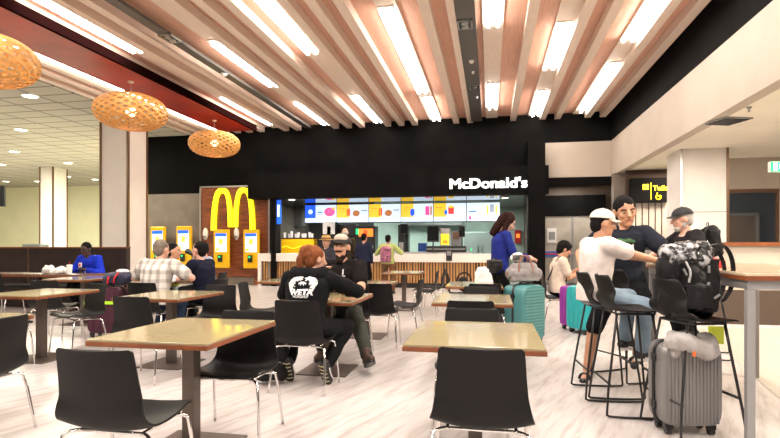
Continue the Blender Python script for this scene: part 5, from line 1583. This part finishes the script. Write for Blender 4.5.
tag(o, 'dark cup held to the mouth of the person in navy', 'cup')
x_, y_ = C(168, 8.2)
I = person('dark haired person in a white shirt with a yellow vest, behind the plaid shirt', x_, y_, -78, 1.72, hip=.52, lean=8, hl=(-.1, .36, .8), hr=(.12, .36, .8), fl=(-.15, .3, .08), fr=(.15, .3, .08), kl=(0, 1, 1), kr=(0, 1, 1), skin=SK_A, top=cloth('hi_white', (.58, .62, .68)), bottom=BLKT, hair=hairm('black', (0, 0, 0)), voxel=.013)
m = MB(); loft = [(I['chest'] + I['up'] * z_, I['Xt'], I['Ft'], .195, .15) for z_ in (-.2, -.05, .08)]; loft_body(m, loft); m.rcone(I['SH'][0] * 1, .07, I['SH'][0] + Vector((.06, 0, .02)), .06); m.rcone(I['SH'][1] * 1, .07, I['SH'][1] - Vector((.06, 0, -.02)), .06)
remesh_obj(m, 'vest', cloth('hi_vis', (.62, .80, .04)), I['t'], .013, 3, .008, 8)
place(chair0, x_ - .02, y_ - .02, -78, 'chair of the person in the yellow vest', 'chair', CG)
x_, y_ = C(209, 9.1)
person('dark haired person in a pale blue shirt with one hand at the mouth', x_, y_, 98, 1.76, hip=.54, lean=6, curl=6, hl=(-.1, .36, .8), hr=(.06, .20, 1.12), er=(.7, .3, -.8), fl=(-.15, .3, .08), fr=(.15, .3, .08), kl=(0, 1, 1), kr=(0, 1, 1), head=(-8, 12, 0), skin=SK_A, top=cloth('pale_blue', (.36, .42, .58)), bottom=BLKT, hair=hairm('black', (0, 0, 0)), voxel=.012)
place(chair0, x_ + .02, y_, 98, 'chair of the person in the pale blue shirt', 'chair', CG)
x_, y_ = C(85, 9.95)
x_, y_ = -7.62, 8.95
I = person('person in a bright blue jacket looking down at the long table at far left', x_, y_, 176, 1.80, hip=.55, lean=12, curl=14, hl=(-.18, .40, .80), hr=(.18, .42, .80), fl=(-.15, .3, .08), fr=(.15, .3, .08), kl=(0, 1, 1), kr=(0, 1, 1), head=(6, 20, 0), skin=SK_D, top=cloth('bright_blue', (.012, .035, .50)), bottom=BLKT, hair=hairm('black', (0, 0, 0)), build=1.15, voxel=.012)
m = MB(); c = I['chest'] + I['Ft'] * .17 + I['Xt'] * .09 + I['up'] * .05; m.box(c, (.07, .012, .09)); m.build('white_badge', M['paper'], I['t'])
m = MB(); c = I['chest'] + I['Ft'] * .178 + I['Xt'] * .09 + I['up'] * .05; m.box(c, (.03, .012, .05)); m.build('red_badge', M['red'], I['t'])
m = MB(); m.tube([I['SH'][0] + Vector((.05, .02, .08)), I['chest'] + I['Ft'] * .16 - I['Xt'] * .02, I['chest'] + I['Ft'] * .16 + I['Xt'] * .08 - I['up'] * .14], .007, 6, 1); m.build('white_cord', M['paper'], I['t'])

# queue at the counter
def cust(px, d, rz, label, top, bottom, hairm_, hst, H=1.68, sk=SK_L, **k):
    x, y = C(px, d)
    return person(label, x, y, rz, H, hip=.53 * H, skin=sk, top=top, bottom=bottom, hair=hairm_, hairstyle=hst, voxel=.014, shoe=('shoe', M['equip']), **k)
I = cust(388, 13.6, -6, 'person in a lime green jacket with a pink flowered backpack at the counter', cloth('lime_jacket', (.42, .48, .17)), mat('cloth_camo', (.07, .05, .02), .9, col2=(.20, .07, .03), vscale=12), hairm('black', (0, 0, 0)), 'short', 1.57, hl=(-.25, .25, 1.1), hr=(.30, .30, 1.1), build=1.1)
m = MB(); c = I['chest'] - I['Ft'] * .19; m.box(c + Vector((0, 0, -.12)), (.27, .13, .36)); m.rcone(c + Vector((-.06, 0, .05)), .07, c + Vector((.06, 0, .05)), .07); m.box(c + Vector((0, -.08, -.19)), (.20, .07, .17))
bk = remesh_obj(m, 'backpack', mat('flowered_cloth', (.60, .20, .32), .8, col2=(.02, .015, .03), vscale=16), None, .014, 3, .006, 9)
bk.matrix_world = Matrix.Translation((*C(388, 13.6), 0)) @ Matrix.Rotation(R(-6), 4, 'Z'); tag(bk, 'pink and black flowered backpack on the person in the lime jacket', 'backpack')
cust(345, 14.3, 4, 'bald grey haired person in a dark olive jacket standing at the counter', cloth('olive_jacket', (.045, .034, .020)), BLKT, hairm('grey', (0, 0, 0)), 'ring', 1.78, build=1.2)
cust(364, 13.8, -12, 'dark haired person in a dark navy jacket standing before the orange dispenser', cloth('dark_navy', (.018, .022, .05)), BLKT, hairm('black', (0, 0, 0)), 'short', 1.62)
x_, y_ = C(326.5, 11.2)
I = person('person in a straw hat and dark jacket just left of the bearded man', x_, y_, 172, 1.70, hip=.70, hl=(-.1, .28, 1.0), hr=(.1, .28, 1.0), fl=(-.15, .3, .08), fr=(.15, .3, .08), kl=(0, 1, 1), kr=(0, 1, 1), skin=SK_L, top=cloth('charcoal', (.04, .04, .05)), bottom=BLKT, hair=hairm('grey', (0, 0, 0)), hairstyle='thin', voxel=.013)
STR = mat('straw', (.58, .34, .12), .8, var=.2, vscale=30)
m = MB(); hd = I['hd']
rg = []
for r_, z_ in ((.15, .048), (.15, .056), (.095, .064), (.09, .12), (.07, .138), (.01, .128)):
    rg.append([hd(r_ * math.cos(2 * PI * k / 20), -.01 + r_ * 1.1 * math.sin(2 * PI * k / 20), z_) for k in range(20)])
m.ring_loft(rg); o = m.build('straw_hat', STR, I['t'], smooth='auto')
m = MB(); m.ring_loft([[hd(.097 * math.cos(2 * PI * k / 20), -.01 + .107 * math.sin(2 * PI * k / 20), z_) for k in range(20)] for z_ in (.066, .086)]); m.build('hat_band', EYED, o)
stx = place(stool0, x_, y_, 172, 'dark stool under the person in the straw hat', 'bar stool', 'black bar stools at the high table')

bpy.data.scenes.remove(SCR)
